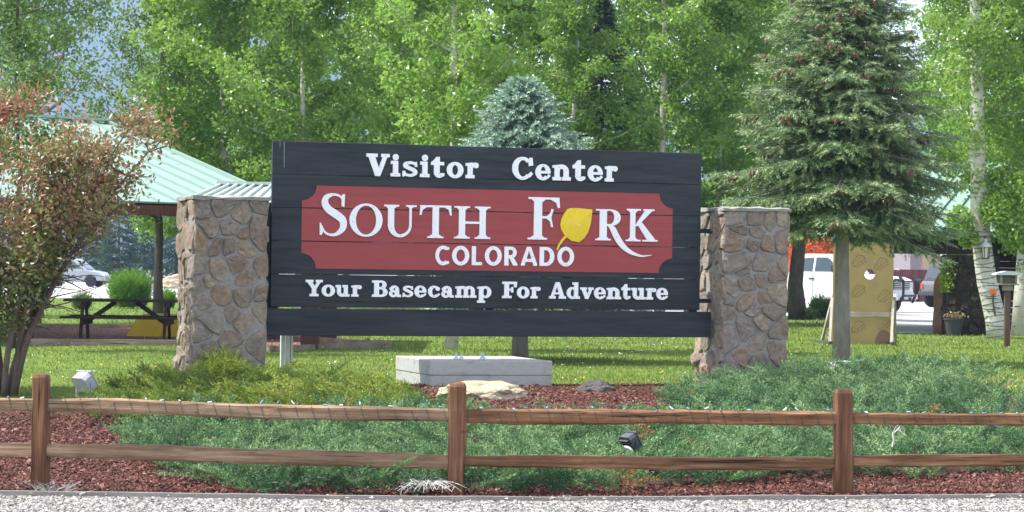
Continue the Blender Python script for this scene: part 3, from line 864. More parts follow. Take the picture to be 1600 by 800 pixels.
def pillar(label, px_right, py_top, py_ref, seed, width=.78, counts=(40, 30, 22, 20)):
    yoff = -.30
    u, v = sp(px_right, py_ref, yoff)
    vt_ = sp(px_right - 60, py_top, yoff)[1]
    base = SO + DX * (u - width) + DY * yoff
    base.z = g(base.x, base.y) - .12
    t = thing('stone_pillar', label, 'pillar', base, TH)
    H = SO.z + vt_ - base.z
    MB().box(.0, width, .0, width, 0, H - .03).build('mortar_core', M_mortar, t)
    stone_faces(t, width, width, H - .03, counts, M_rock, seed, gap=.007, proud=.020, edge=.022)
    # uneven cap of mortar and flat stones
    n_ = 9
    V_, F_ = [], []
    for lv in range(2):
        for j in range(n_):
            for i in range(n_):
                x, y = -.035 + (width + .07) * i / (n_ - 1), -.035 + (width + .07) * j / (n_ - 1)
                q = noise.noise(Vector((x * 6, y * 6, seed * 3 + lv)))
                e = (i in (0, n_ - 1) or j in (0, n_ - 1))
                V_.append((x + .014 * q * e, y + .014 * noise.noise(Vector((x * 7, y * 7, seed + 9))) * e, H - .05 + .016 * q if lv == 0 else H - .005 + .034 * q - (.012 if e else 0)))
    idx = lambda lv, i, j: lv * n_ * n_ + j * n_ + i
    for j in range(n_ - 1):
        for i in range(n_ - 1):
            F_.append((idx(1, i, j), idx(1, i + 1, j), idx(1, i + 1, j + 1), idx(1, i, j + 1)))
            F_.append((idx(0, i, j), idx(0, i, j + 1), idx(0, i + 1, j + 1), idx(0, i + 1, j)))
    for i in range(n_ - 1):
        F_ += [(idx(0, i, 0), idx(0, i + 1, 0), idx(1, i + 1, 0), idx(1, i, 0)), (idx(0, i + 1, n_ - 1), idx(0, i, n_ - 1), idx(1, i, n_ - 1), idx(1, i + 1, n_ - 1)),
               (idx(0, 0, i + 1), idx(0, 0, i), idx(1, 0, i), idx(1, 0, i + 1)), (idx(0, n_ - 1, i), idx(0, n_ - 1, i + 1), idx(1, n_ - 1, i + 1), idx(1, n_ - 1, i))]
    MB().add(V_, F_).build('cap', M_mortar, t)
    return t, H
pl_t, pl_h = pillar('fieldstone pillar at the left end of the sign, behind yellow-green juniper', 415, 305, 450, 3)
pr_t, pr_h = pillar('fieldstone pillar at the right end of the sign, beside the spruce', 1229, 323, 450, 5)
# a few rougher stones stepping out at the pillar feet on their left sides
for t, sd in ((pl_t, 1), (pr_t, 2)):
    rr = random.Random(sd)
    for k in range(4):
        bm = bmesh.new()
        bmesh.ops.create_icosphere(bm, subdivisions=1, radius=.12)
        for q in bm.verts: q.co = Vector((q.co.x * .7, q.co.y * 1.0, q.co.z * 1.1)) * (1 + rr.uniform(-.22, .22))
        mb = MB().add([p.co for p in bm.verts], [[q.index for q in f.verts] for f in bm.faces]); bm.free()
        mb.build('stone', M_rock, t, loc=(.02 + rr.uniform(-.02, .02), .08 + (k % 4) * .2, .25 + .17 * (k // 4) + .1 * rr.random() + (.12 if k % 2 else 0)), rot=(rr.random(), rr.random(), rr.random()))

# ------------------------------------------------------------------ concrete block with anchor bolts
M_conc = simple('poured_concrete', (.21, .21, .20), (.33, .33, .315), 4, .85, .3, 60, bdist=.006, mapscale=(1, 1, 3), c3=(.28, .28, .265))
cb = G(672, 606.5); cb.z += .02
TB = radians(17)
cbt = thing('concrete_footing', 'low pale concrete block with four anchor bolts on top, under the sign', 'concrete block', cb, TB)
CW, CD, CHh = 1.39, 1.5, .28
MB().cbox(0, CW, 0, CD, -.1, CHh * .42, .004).build('lower_lift', M_conc, cbt)
MB().cbox(-.006, CW + .004, -.006, CD, CHh * .42 + .002, CHh, .007).build('upper_lift', M_conc, cbt)
bolt = None
for px, py in ((721, 563), (731, 565.5), (755.5, 563), (767, 565)):
    r = ray(px, py); D = (cb.z + CHh - EYE.z) / r.z
    p = EYE + r * D - cb
    lx = p.x * cos(TB) + p.y * sin(TB); ly = -p.x * sin(TB) + p.y * cos(TB)
    lx = min(CW - .1, max(.1, lx)); ly = min(CD - .1, max(.1, ly))
    if bolt is None:
        mb = MB().lathe([(.011, 0), (.011, .085)], 8)
        bolt = mb.build('anchor_bolt', M_galv, cbt)
        nut = MB().lathe([(.034, 0), (.034, .006), (.022, .007), (.022, .026)], 6).build('nut', M_galv, bolt, loc=(0, 0, .012))
        o = bolt
    else: o = copy_tree(bolt, cbt)
    o.location = (lx, ly, CHh)

# ------------------------------------------------------------------ boulders
def boulder(name, label, cat, loc, size, seed, mat, rz=0, flat_=.0):
    bm = bmesh.new()
    bmesh.ops.create_icosphere(bm, subdivisions=4, radius=1)
    for q in bm.verts:
        p = q.co.copy()
        n1 = noise.noise(p * 1.1 + Vector((seed, 0, 0))); n2 = noise.noise(p * 2.7 + Vector((0, seed, 0))); n3 = noise.noise(p * 7 + Vector((0, 0, seed)))
        # chunky facets
        c_ = noise.cell(p * 2.1 + Vector((seed, seed, 0))) - .5
        q.co = p * (1 + .34 * n1 + .18 * n2 + .05 * n3 + .05 * c_)
        q.co = Vector((q.co.x * size[0], q.co.y * size[1], q.co.z * size[2]))
    mb = MB().add([p.co for p in bm.verts], [[q.index for q in f.verts] for f in bm.faces]); bm.free()
    o = mb.build(name, mat, None, smooth=False, loc=loc, rot=(0, 0, rz))
    return tag(o, label, cat)
M_tan = simple('tan_sandstone', (.30, .245, .165), (.41, .34, .24), 7, .9, .7, 28, bdist=.02)
M_grey = simple('dark_basalt', (.05, .045, .045), (.09, .075, .07), 10, .85, .6, 30)
p = G(752, 626)
boulder('boulder', 'flat tan boulder in front of the concrete block', 'boulder', p + Vector((.0, .15, .07)), (.49, .26, .125), 3.7, M_tan, .05)
p = G(929, 614)
boulder('rock', 'small pointed dark grey rock on the red lava mulch', 'rock', p + Vector((0, .05, .02)), (.20, .16, .11), 8.2, M_grey)
p = G(1135, 606)
boulder('rock', 'pale stone poking out at the foot of right pillar', 'rock', p + Vector((0, -.3, .10)), (.07, .06, .06), 2.2, M_tan)

# ------------------------------------------------------------------ split rail fence
M_cedar = wood('cedar_rail', (.10, .056, .03), (.27, .170, .100), (.46, .34, .23), 'x', objrnd=.22)
M_cedarr = wood('red_cedar_rail', (.060, .025, .011), (.185, .088, .042), (.36, .215, .12), 'x', objrnd=.12)
M_post = wood('cedar_post', (.045, .019, .009), (.155, .068, .032), (.29, .155, .085), 'z', objrnd=.10)
fence = thing('split_rail_fence', 'brown two-rail split cedar fence along the front of the planted bed', 'fence', (0, 19.6, 0))
FL = Vector((0, 19.6, 0))
posts_px = [(-578, 771, 590, 24, 20), (62, 773, 584, 25, 21), (712.5, 780, 598, 27, 22), (1316, 777, 608, 28, 23), (1930, 774, 612, 27, 24)]
post_at = []
for i, (px, pb, ptp, wpx, sd) in enumerate(posts_px):
    b = G(px, pb - 1.5); D = b.y + .06
    b = P(px, pb, D); b.z = g(b.x, b.y)
    ht = P(px, ptp, D).z - b.z
    ww = wpx / FPX * D
    rr = random.Random(sd)
    vs, fs = [], []
    lv = [-.3, 0, .2, .45, .7, ht - .03, ht - .004, ht]
    for j, z in enumerate(lv):
        k_ = [1, 1, 1, 1, 1, 1, .86, .55][j]
        for a, (cx, cy) in enumerate(((-.5, -.42), (-.42, -.5), (.42, -.5), (.5, -.42), (.5, .42), (.42, .5), (-.42, .5), (-.5, .42))):
            n_ = .022 * noise.noise(Vector((cx * 2 + sd, cy * 2, z * 3.1)))
            vs.append((cx * ww * k_ + n_, cy * ww * k_ + n_ * .7 + .012 * noise.noise(Vector((sd, 4, z * 2))), z + (.006 * rr.uniform(-1, 1) if j > 5 else 0)))
    for j in range(len(lv) - 1):
        for a in range(8): fs.append((j * 8 + a, j * 8 + (a + 1) % 8, (j + 1) * 8 + (a + 1) % 8, (j + 1) * 8 + a))
    fs.append(tuple((len(lv) - 1) * 8 + a for a in range(8)))
    MB().add(vs, fs).build('post', M_post, fence, loc=b - FL, rot=(0, 0, .06 if i == 3 else -.03 * i))
    post_at.append((b, D, ww))
top_rails = []
def rail(i, pa, pb, ha, hb, sd, extra=0):
    """rail between post i and i+1: centre pixel heights pa, pb and thickness in px"""
    A, DA, wa = post_at[i]; B, DB, wb = post_at[i + 1]
    a = P(posts_px[i][0], pa, DA); b = P(posts_px[i + 1][0], pb, DB)
    d = (b - a); L = d.length; d.normalize()
    a = a - d * .03; L += .06
    ta, tb = ha / FPX * DA, hb / FPX * DB
    ns = 26
    vs, fs = [], []
    ctr = []
    for s in range(ns + 1):
        t = s / ns
        h = (ta + (tb - ta) * t) * (1 + .10 * noise.noise(Vector((t * 5, sd, 1)))) / 2
        dep = h * 1.05
        off = Vector((0, .02 * noise.noise(Vector((t * 2.2, sd, 5))), .014 * noise.noise(Vector((t * 2.6, sd, 9)))))
        end = 1 if 2 < s < ns - 2 else .92
        for cx, cz in ((-1, -.7), (-1, .72), (-.72, 1), (.75, .95), (1, .6), (1, -.75), (.7, -1), (-.75, -1)):
            j = .009 * noise.noise(Vector((t * 22, cx * 3 + sd, cz * 3))) + .005 * noise.noise(Vector((t * 60, cx * 5 + sd, cz * 5)))
            vs.append(Vector((L * t, off.y + cx * dep * end + j, off.z + cz * h * end + j)))
        ctr.append((a + d * (L * t) + off, h, dep))
    for s in range(ns):
        for k in range(8): fs.append((s * 8 + k, s * 8 + (k + 1) % 8, (s + 1) * 8 + (k + 1) % 8, (s + 1) * 8 + k))
    fs += [tuple(range(8)), tuple(ns * 8 + k for k in range(8))[::-1]]
    ang = atan2(d.y, d.x); pit = math.asin(d.z)
    MB().add(vs, fs).build('rail', M_cedar if i < 2 else M_cedarr, fence, loc=a - FL, rot=(0, -pit, ang))
    return ctr
top_rails.append(rail(0, 626, 631, 21, 19, 1)); rail(0, 697, 703, 22, 22, 2)
top_rails.append(rail(1, 633, 649.5, 22, 22, 3)); rail(1, 703.5, 721, 23, 24, 4)
top_rails.append(rail(2, 649.5, 654, 24, 21, 5)); rail(2, 720.5, 725, 19, 20, 6)
top_rails.append(rail(3, 654, 657, 19, 18, 7)); rail(3, 720, 717, 19, 18, 8)

# light string wound round the top rails
M_wire = simple('green_wire', (.015, .05, .042), rough=.5)
M_bulb = simple('blue_bulb', (.10, .22, .34), (.25, .40, .52), 40, .25, spec=.5, objrnd=.5)
M_bulbw = simple('clear_bulb', (.55, .62, .66), rough=.2, spec=.5)
strg = thing('string_lights', 'string of small blue and clear bulbs wound round the top fence rails', 'string lights', (0, 19.6, .7))
SL = Vector((0, 19.6, .7))
mbw = MB(); bulbs = []
rr = random.Random(4)
for ctr in top_rails:
    xs_ = [c_[0].x for c_ in ctr]
    L = xs_[-1] - xs_[0]
    pitch = .125
    nt_ = int(L / pitch)
    pts_ = []
    for k in range(nt_ * 10 + 1):
        x = xs_[0] + .05 + (L - .1) * k / (nt_ * 10)
        if not -4.4 < x < 4.4: continue
        f = (x - xs_[0]) / L * (len(ctr) - 1); i = min(int(f), len(ctr) - 2); t = f - i
        c_ = ctr[i][0].lerp(ctr[i + 1][0], t); h = ctr[i][1]; dp = ctr[i][2]
        a = 2 * pi * k / 10 + .8 * noise.noise(Vector((x * 3, 1, 1)))
        ca, sa = cos(a), sin(a)
        q = 1 / max(abs(ca), abs(sa)) ** .8
        slack = 1.08 + .10 * abs(noise.noise(Vector((x * 7, 3, 1))))
        pts_.append(Vector((x + .02 * noise.noise(Vector((x * 9, 7, 2))), c_.y + dp * ca * q * slack, c_.z + h * sa * q * slack)) - SL)
        if k % 10 in (3, 8) and rr.random() < .62: bulbs.append((pts_[-1], ca, sa))
    if len(pts_) > 3: mbw.tube(pts_, .0021, 4)
mbw.build('wire', M_wire, strg)
bl = MB().lathe([(.004, 0), (.005, .012), (.0055, .013), (.0055, .028), (.002, .036)], 6).mesh('bulb', M_bulb)
bl2 = bl.copy(); bl2.materials.clear(); bl2.materials.append(M_bulbw)
for p_, ca, sa in bulbs:
    link('bulb', bl if rr.random() < .65 else bl2, strg, p_ + Vector((0, .006 * ca, .004)), (rr.uniform(-2.2, 2.2), rr.uniform(-1.5, 1.5), rr.random() * 6))
# ------------------------------------------------------------------ foliage builders (numpy)
def unit(v): return v / np.maximum(np.linalg.norm(v, axis=-1, keepdims=True), 1e-9)
def leaf_quads(C, ln, wd, up=.0, axis=None):
    """pointed leaf quads at centres C"""
    n = len(C)
    a = RNG.normal(size=(n, 3))
    if axis is not None: a = a * .6 + axis
    a[:, 2] -= up
    a = unit(a)
    b = unit(np.cross(a, RNG.normal(size=(n, 3))))
    nn = np.cross(a, b)
    l = (ln * RNG.uniform(.7, 1.25, (n, 1))); w_ = (wd * RNG.uniform(.7, 1.2, (n, 1)))
    v = np.stack([C - a * l / 2, C + b * w_ / 2 - a * l * .08 + nn * w_ * .15, C + a * l / 2, C - b * w_ / 2 - a * l * .08 + nn * w_ * .15], 1)
    F = np.arange(n * 4).reshape(n, 4)
    return v.reshape(-1, 3), F
def sprays(base, dirs, L, K=9, wl=.010, fan=.36, curve=.25, spread=.8):
    """feathery twigs: K thin triangles along each stem. returns V (N*K*3,3)"""
    n = len(base)
    d = unit(dirs)
    s = unit(np.cross(d, RNG.normal(size=(n, 3))))
    u = np.cross(s, d)
    V = np.zeros((n, K, 3, 3))
    for k in range(K):
        t = (k + .3) / K
        ang = k * 2.4 + RNG.uniform(0, 1, (n, 1))
        side = s * np.cos(ang) + u * np.sin(ang)
        o = base + d * (L[:, None] * t) + np.array([0, 0, -1.]) * (curve * L[:, None] * t * t)
        ll = L[:, None] * fan * (1.1 - .65 * t)
        if k == K - 1: tip = o + d * ll
        else: tip = o + (d * .72 + side * spread) * ll
        ax = unit(tip - o)
        wv = unit(np.cross(ax, RNG.normal(size=(n, 3)))) * wl
        V[:, k, 0] = o - wv; V[:, k, 1] = o + wv; V[:, k, 2] = tip
    return V.reshape(-1, 3)
def tri_faces(n): return np.arange(n).reshape(-1, 3)
def vnoise(P_, s, seed=0): return np.array([noise.noise(Vector((p[0] * s + seed, p[1] * s, p[2] * s))) for p in P_])

# ------------------------------------------------------------------ creeping junipers
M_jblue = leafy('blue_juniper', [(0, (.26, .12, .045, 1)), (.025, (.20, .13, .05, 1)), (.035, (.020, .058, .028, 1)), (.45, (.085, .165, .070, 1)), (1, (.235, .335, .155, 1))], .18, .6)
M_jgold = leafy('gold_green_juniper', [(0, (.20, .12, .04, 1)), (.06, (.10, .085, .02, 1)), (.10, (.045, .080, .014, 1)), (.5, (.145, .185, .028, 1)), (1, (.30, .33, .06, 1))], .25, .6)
M_jtwig = simple('juniper_stems', (.03, .035, .02), (.05, .045, .03), 9, .9)
BLUE = [(215, 692), (270, 676), (420, 668), (600, 664), (660, 650), (740, 652), (812, 668), (900, 678), (1000, 676), (1055, 664), (1025, 642), (1085, 626), (1160, 614), (1230, 606), (1330, 602), (1430, 602), (1530, 620), (1600, 648), (1700, 660), (1700, 742), (1600, 744), (1500, 752), (1440, 757), (1360, 752), (1200, 756), (1040, 770), (960, 779), (800, 781), (400, 779), (320, 762), (250, 738), (228, 714)]
GOLD = [(140, 640), (200, 622), (320, 614), (420, 612), (520, 618), (600, 628), (690, 640), (700, 655), (600, 668), (420, 674), (280, 686), (215, 684), (150, 668), (175, 655)]
def jun_h(x, y, blue):
    b = .10 + .07 * noise.noise(Vector((x * .9, y * .9, 2))) + .06 * noise.noise(Vector((x * 2.6, y * 2.6, 5))) + .055 * noise.noise(Vector((x * 6.5, y * 6.5, 15)))
    if blue:
        b += .12 * smooth(24.5, 29, y) * smooth(1.2, 3.2, x)
    else: b += .0 + .05 * smooth(25, 27, y) * (1 + .8 * noise.noise(Vector((x * 1.7, y, 8))))
    return max(.04, b)
def juniper(name, poly, n, blue, mat, L0, lean):
    pxs = [p[0] for p in poly]; pys = [p[1] for p in poly]
    w_ = [G(p[0], p[1]) for p in poly]
    wp = [(q.x, q.y) for q in w_]
    x0, x1 = min(q[0] for q in wp), max(q[0] for q in wp); y0, y1 = min(q[1] for q in wp), max(q[1] for q in wp)
    B = []
    while len(B) < n:
        x, y = RNG.uniform(x0, x1), RNG.uniform(y0, y1)
        if not inpoly(x + .12 * noise.noise(Vector((x * 3, y * 3, 1))), y + .2 * noise.noise(Vector((x * 3, y * 3, 4))), wp): continue
        # fewer sprays far back where they are small, ragged thin patches
        if noise.noise(Vector((x * 1.3, y * 1.3, 21))) < -.42 and RNG.random() < .75: continue
        h = jun_h(x, y, blue)
        B.append((x, y, g(x, y) + h * RNG.uniform(.2, 1.0)))
    B = np.array(B); nb = n; S_ = 15
    az = 2.4 * vnoise(B * np.array([.5, .5, 0]), 1.0, 3) + RNG.normal(0, .75, n)
    el = RNG.uniform(.22, .75, n)
    ax = unit(np.stack([np.sin(az) + lean[0], np.cos(az) * .8 + lean[1], el], 1))
    LB = L0 * RNG.uniform(.7, 1.4, n)
    sd_ = unit(np.cross(ax, np.array([0, 0, 1.]))); upv = np.cross(sd_, ax)
    tone = np.clip(.34 + .6 * vnoise(B, 1.6, 9) + RNG.normal(0, .12, n), .08 if blue else .14, .8)
    dead = (vnoise(B, 1.15, 31) > .50) & (RNG.random(n) < .28)
    PB_, PD, PL, cl = [], [], [], []
    for k in range(S_):
        t = (k + .5) / S_
        sg = 1 if k % 2 else -1
        q = B + ax * (LB * t)[:, None] + np.array([0, 0, -1.]) * (.18 * LB * t * t)[:, None]
        PB_.append(q)
        PD.append(ax * (.85 + .3 * t) + sd_ * (sg * .75 * (1 - .7 * t)) + upv * RNG.uniform(.0, .4, (n, 1)) + RNG.normal(0, .12, (n, 3)))
        PL.append(LB * (.42 - .2 * t) * RNG.uniform(.8, 1.2, n))
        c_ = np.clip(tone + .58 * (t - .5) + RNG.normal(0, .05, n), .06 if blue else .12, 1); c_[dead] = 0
        cl.append(c_)
    pb = np.concatenate(PB_); dirs = np.concatenate(PD); L = np.concatenate(PL); cl = np.concatenate(cl)
    K = 11
    V_ = sprays(pb, dirs, L, K, .0058 if blue else .0068, .26, .10, .8)
    o = link(name, np_mesh(name, V_, tri_faces(len(V_)), mat, np.repeat(cl, K)))
    # the tangle of stems below
    m = 4200 if blue else 1500
    I = RNG.integers(0, n, m)
    S = B[I].copy(); S[:, 2] -= .06
    V2 = sprays(S, RNG.normal(size=(m, 3)) * np.array([1, 1, .25]), np.full(m, .18), 3, .006, .6, .1)
    o2 = link('stem_tangle', np_mesh('stem_tangle', V2, tri_faces(len(V2)), M_jtwig), o)
    o2['kind'] = 'stuff'
    return o
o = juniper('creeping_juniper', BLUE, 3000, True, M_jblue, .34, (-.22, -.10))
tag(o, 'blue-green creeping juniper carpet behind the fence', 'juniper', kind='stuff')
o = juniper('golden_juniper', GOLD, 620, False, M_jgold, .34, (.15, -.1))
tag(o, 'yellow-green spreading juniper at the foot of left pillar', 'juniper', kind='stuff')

# taller juniper sprigs leaning on the left pillar
def sprig_bush(name, label, cat, loc, n, R, H, L, mat, lo=.2, hi=1, K=10, wl=.006, up=.9, group=None):
    a = RNG.uniform(0, 2 * pi, n); r = np.sqrt(RNG.random(n)) * R; z = RNG.random(n) ** .8
    B = np.stack([np.cos(a) * r * (1 - .45 * z), np.sin(a) * r * (1 - .45 * z), z * H * (1 - .35 * (r / R) ** 2)], 1)
    d = np.stack([np.cos(a) * (r / R), np.sin(a) * (r / R), np.full(n, up)], 1) + RNG.normal(0, .25, (n, 3))
    V_ = sprays(B, d, L * RNG.uniform(.6, 1.3, n), K, wl, .42, .1)
    cl = np.clip(lo + (hi - lo) * (RNG.random(n) * .7 + .3 * z), 0, 1)
    o = link(name, np_mesh(name, V_, tri_faces(len(V_)), mat, np.repeat(cl, K)), None, loc)
    return tag(o, label, cat, group)
p = G(345, 612); sprig_bush('juniper_bush', 'taller green juniper sprigs against the left pillar foot', 'bush', p + Vector((0, .1, 0)), 420, .33, .36, .16, M_jgold)

# ------------------------------------------------------------------ grass and flowers
M_grass = leafy('grass_blades', [(0, (.065, .10, .02, 1)), (.5, (.165, .20, .042, 1)), (.9, (.26, .27, .075, 1)), (1, (.30, .26, .12, 1))], .35, .6)
n = 100000
B = []
while len(B) < n:
    px = RNG.uniform(-80, 1680)
    lo_, hi_ = lawn_far(px), bed_top(px) + 12
    py = lo_ + (hi_ - lo_) * RNG.random() ** .75
    p = Gq(px, py)
    B.append((p.x, p.y, p.z))
B = np.array(B)
far_ = np.clip((B[:, 1] - 28) / 40, 0, 1)
h = RNG.uniform(.015, .045, n) * (1 + .9 * far_)
wv = RNG.normal(size=(n, 3)); wv[:, 2] = 0; wv = unit(wv) * (.0045 * (1 + 3.2 * far_))[:, None]
tip = B + np.stack([RNG.normal(0, .35, n) * h, RNG.normal(0, .35, n) * h, h], 1)
V_ = np.stack([B - wv, B + wv, tip], 1).reshape(-1, 3)
cl = np.clip(.45 + .4 * vnoise(B, .5, 4) + RNG.normal(0, .16, n), 0, .98)
tag(link('grass_blades', np_mesh('grass_blades', V_, tri_faces(len(V_)), M_grass, cl)), kind='stuff')
M_fy = simple('dandelion_yellow', (.70, .48, .02), rough=.8)
M_fw = simple('clover_white', (.70, .70, .64), rough=.9)
for nm, m_, cnt, sz in (('dandelion_flowers', M_fy, 130, .012), ('clover_flowers', M_fw, 420, .008)):
    pts = []
    while len(pts) < cnt:
        px = RNG.uniform(-60, 1660); py = RNG.uniform(530, 618)
        if py > bed_top(px) + 2: continue
        if noise.noise(Vector((px * .006, py * .03, 3))) < (.05 if 'clover' in nm else -.1) and RNG.random() < .75: continue
        p = Gq(px, py); pts.append((p.x, p.y, p.z + .05))
    pts = np.array(pts)
    tag(link(nm, chips(nm, pts, sz, m_, .8)), kind='stuff')
# dry seed-head grass at the right edge of the bed
M_straw = leafy('straw_grass', [(0, (.35, .29, .14, 1)), (1, (.62, .56, .38, 1))], .3, .7)
def grass_tuft(label, loc, n, R, H, mat, lean=.35, w_=.0035, name='grass_tuft', cat='grass tuft', group=None):
    b = np.stack([RNG.normal(0, R, n), RNG.normal(0, R, n), np.zeros(n)], 1)
    h = H * RNG.uniform(.5, 1.1, n)
    d = np.stack([RNG.normal(0, lean, n), RNG.normal(0, lean, n), np.ones(n)], 1)
    m1 = b + d * (h * .55)[:, None]; t1 = b + (d * np.array([1.5, 1.5, .95])) * h[:, None]
    s = unit(np.cross(d, RNG.normal(size=(n, 3)))) * w_
    V_ = np.stack([b - s, b + s, m1 + s * .8, t1, m1 - s * .8], 1).reshape(-1, 3)
    F_ = np.array([(0, 1, 2, 3, 4)]) + (np.arange(n) * 5)[:, None]
    o = link(name, np_mesh(name, V_, F_, mat, RNG.random(n)), None, loc)
    return tag(o, label, cat, group)
for i, (px, py, lab) in enumerate(((1478, 604, 'thin dry grass stalks at the right back edge of the juniper, nearest the spruce'), (1528, 614, 'dry seed-head grass standing behind the far right juniper edge'), (1560, 622, 'dry grass stalks at the far right edge of the lawn'))):
    grass_tuft(lab, G(px, py), 26, .12, .34, M_straw)
M_greygrass = leafy('grey_dead_grass', [(0, (.22, .21, .20, 1)), (1, (.48, .46, .45, 1))], .1, .8)
grass_tuft('grey dead grass tuft at the foot of leftmost fence post in view', G(78, 772) + Vector((0, -.03, .0)), 60, .07, .11, M_greygrass, .8)
grass_tuft('grey dead grass blades lying beside the edging left of the fence post', G(100, 774) + Vector((0, .0, .0)), 26, .06, .07, M_greygrass, 1.1)
# dead bleached twig bush by the middle post
M_bleach = simple('bleached_twigs', (.48, .45, .41), (.62, .60, .56), 20, .8)
def twig_bush(label, loc, nst, H, seed, droop=.9, mat=None, rad=.004, name='dead_twig_bush', cat='dead bush'):
    rr = random.Random(seed); mb = MB()
    for i in range(nst):
        a = rr.uniform(0, 2 * pi); L = H * rr.uniform(.7, 1.25)
        p = Vector((0, 0, 0)); d = Vector((cos(a) * .7, sin(a) * .7, 1)).normalized()
        pts = [p.copy()]
        for s in range(6):
            p = p + d * L / 6; pts.append(p.copy())
            d = (d + Vector((cos(a) * .35 + rr.uniform(-.2, .2), sin(a) * .35 + rr.uniform(-.2, .2), -.42 * droop + rr.uniform(-.15, .15)))).normalized()
        mb.tube(pts, [rad * (1 - .12 * k) for k in range(7)], 4)
        for k in range(2, 6):
            if rr.random() < .8:
                q = pts[k]; dd = Vector((rr.uniform(-1, 1), rr.uniform(-1, 1), rr.uniform(-.9, .3))).normalized()
                e = q + dd * L * .22
                mb.tube([q, q.lerp(e, .5) + Vector((0, 0, .01)), e], [rad * .6, rad * .5, rad * .35], 4)
    o = mb.build(name, mat or M_bleach, None, loc=loc)
    return tag(o, label, cat)
p = G(668, 778); twig_bush('bleached dead twig clump left of the middle fence post', p + Vector((0, -.03, .06)), 40, .27, 5)
p = P(1394, 698, 20.9)
mb = MB()
mb.tube([(0, 0, 0), (.012, 0, .05), (.005, .01, .11), (.03, .01, .165)], [.008, .006, .006, .005], 5)
mb.tube([(.012, .01, .11), (.045, 0, .14), (.07, .0, .125), (.115, 0, .085)], [.006, .006, .005, .003], 5)
mb.tube([(.045, 0, .14), (.06, .01, .165), (.065, 0, .12)], [.006, .005, .005], 5)
p.z = max(p.z, g(p.x, p.y) + .1)
tag(mb.build('bleached_twig', M_bleach, None, loc=p), 'white forked dead twig caught on the juniper right of the fence post', 'twig')

# ------------------------------------------------------------------ trees
def bark(name, c1, c2, marks=0, scale=6):
    k = NT(name)
    f = k.noise(scale, 5, .65, mapscale=(1, 1, .35))
    col = k.ramp([(.3, c1 + (1,)), (.7, c2 + (1,))], f)
    if marks:
        f2 = k.noise(3.2, 3, .6, mapscale=(1.2, 1.2, 7))
        col = k.mix(k.ramp([(.60, (0, 0, 0, 1)), (.68, (1, 1, 1, 1))], f2), col, (.03, .028, .025, 1))
    k.l(col, k.b.inputs['Base Color'])
    k.b.inputs['Roughness'].default_value = .85
    k.b.inputs['Specular IOR Level'].default_value = .2
    k.bump(k.noise(scale * 4, 4, .6, mapscale=(1, 1, .4)), .6, .02)
    return k.m
M_aspbark = bark('aspen_bark', (.36, .35, .30), (.50, .48, .42), 1)
M_greybark = bark('grey_bark', (.14, .125, .11), (.26, .24, .215), 0, 9)
M_darkbark = bark('dark_bark', (.045, .037, .03), (.10, .085, .07), 0, 9)
M_aspen = leafy('aspen_leaves', [(0, (.075, .145, .026, 1)), (.42, (.160, .275, .042, 1)), (.8, (.24, .365, .065, 1)), (1, (.33, .43, .12, 1))], .5, .34, .55)
M_aspdark = leafy('cottonwood_leaves', [(0, (.045, .085, .025, 1)), (.5, (.09, .155, .042, 1)), (1, (.17, .23, .085, 1))], .42, .4, .4)

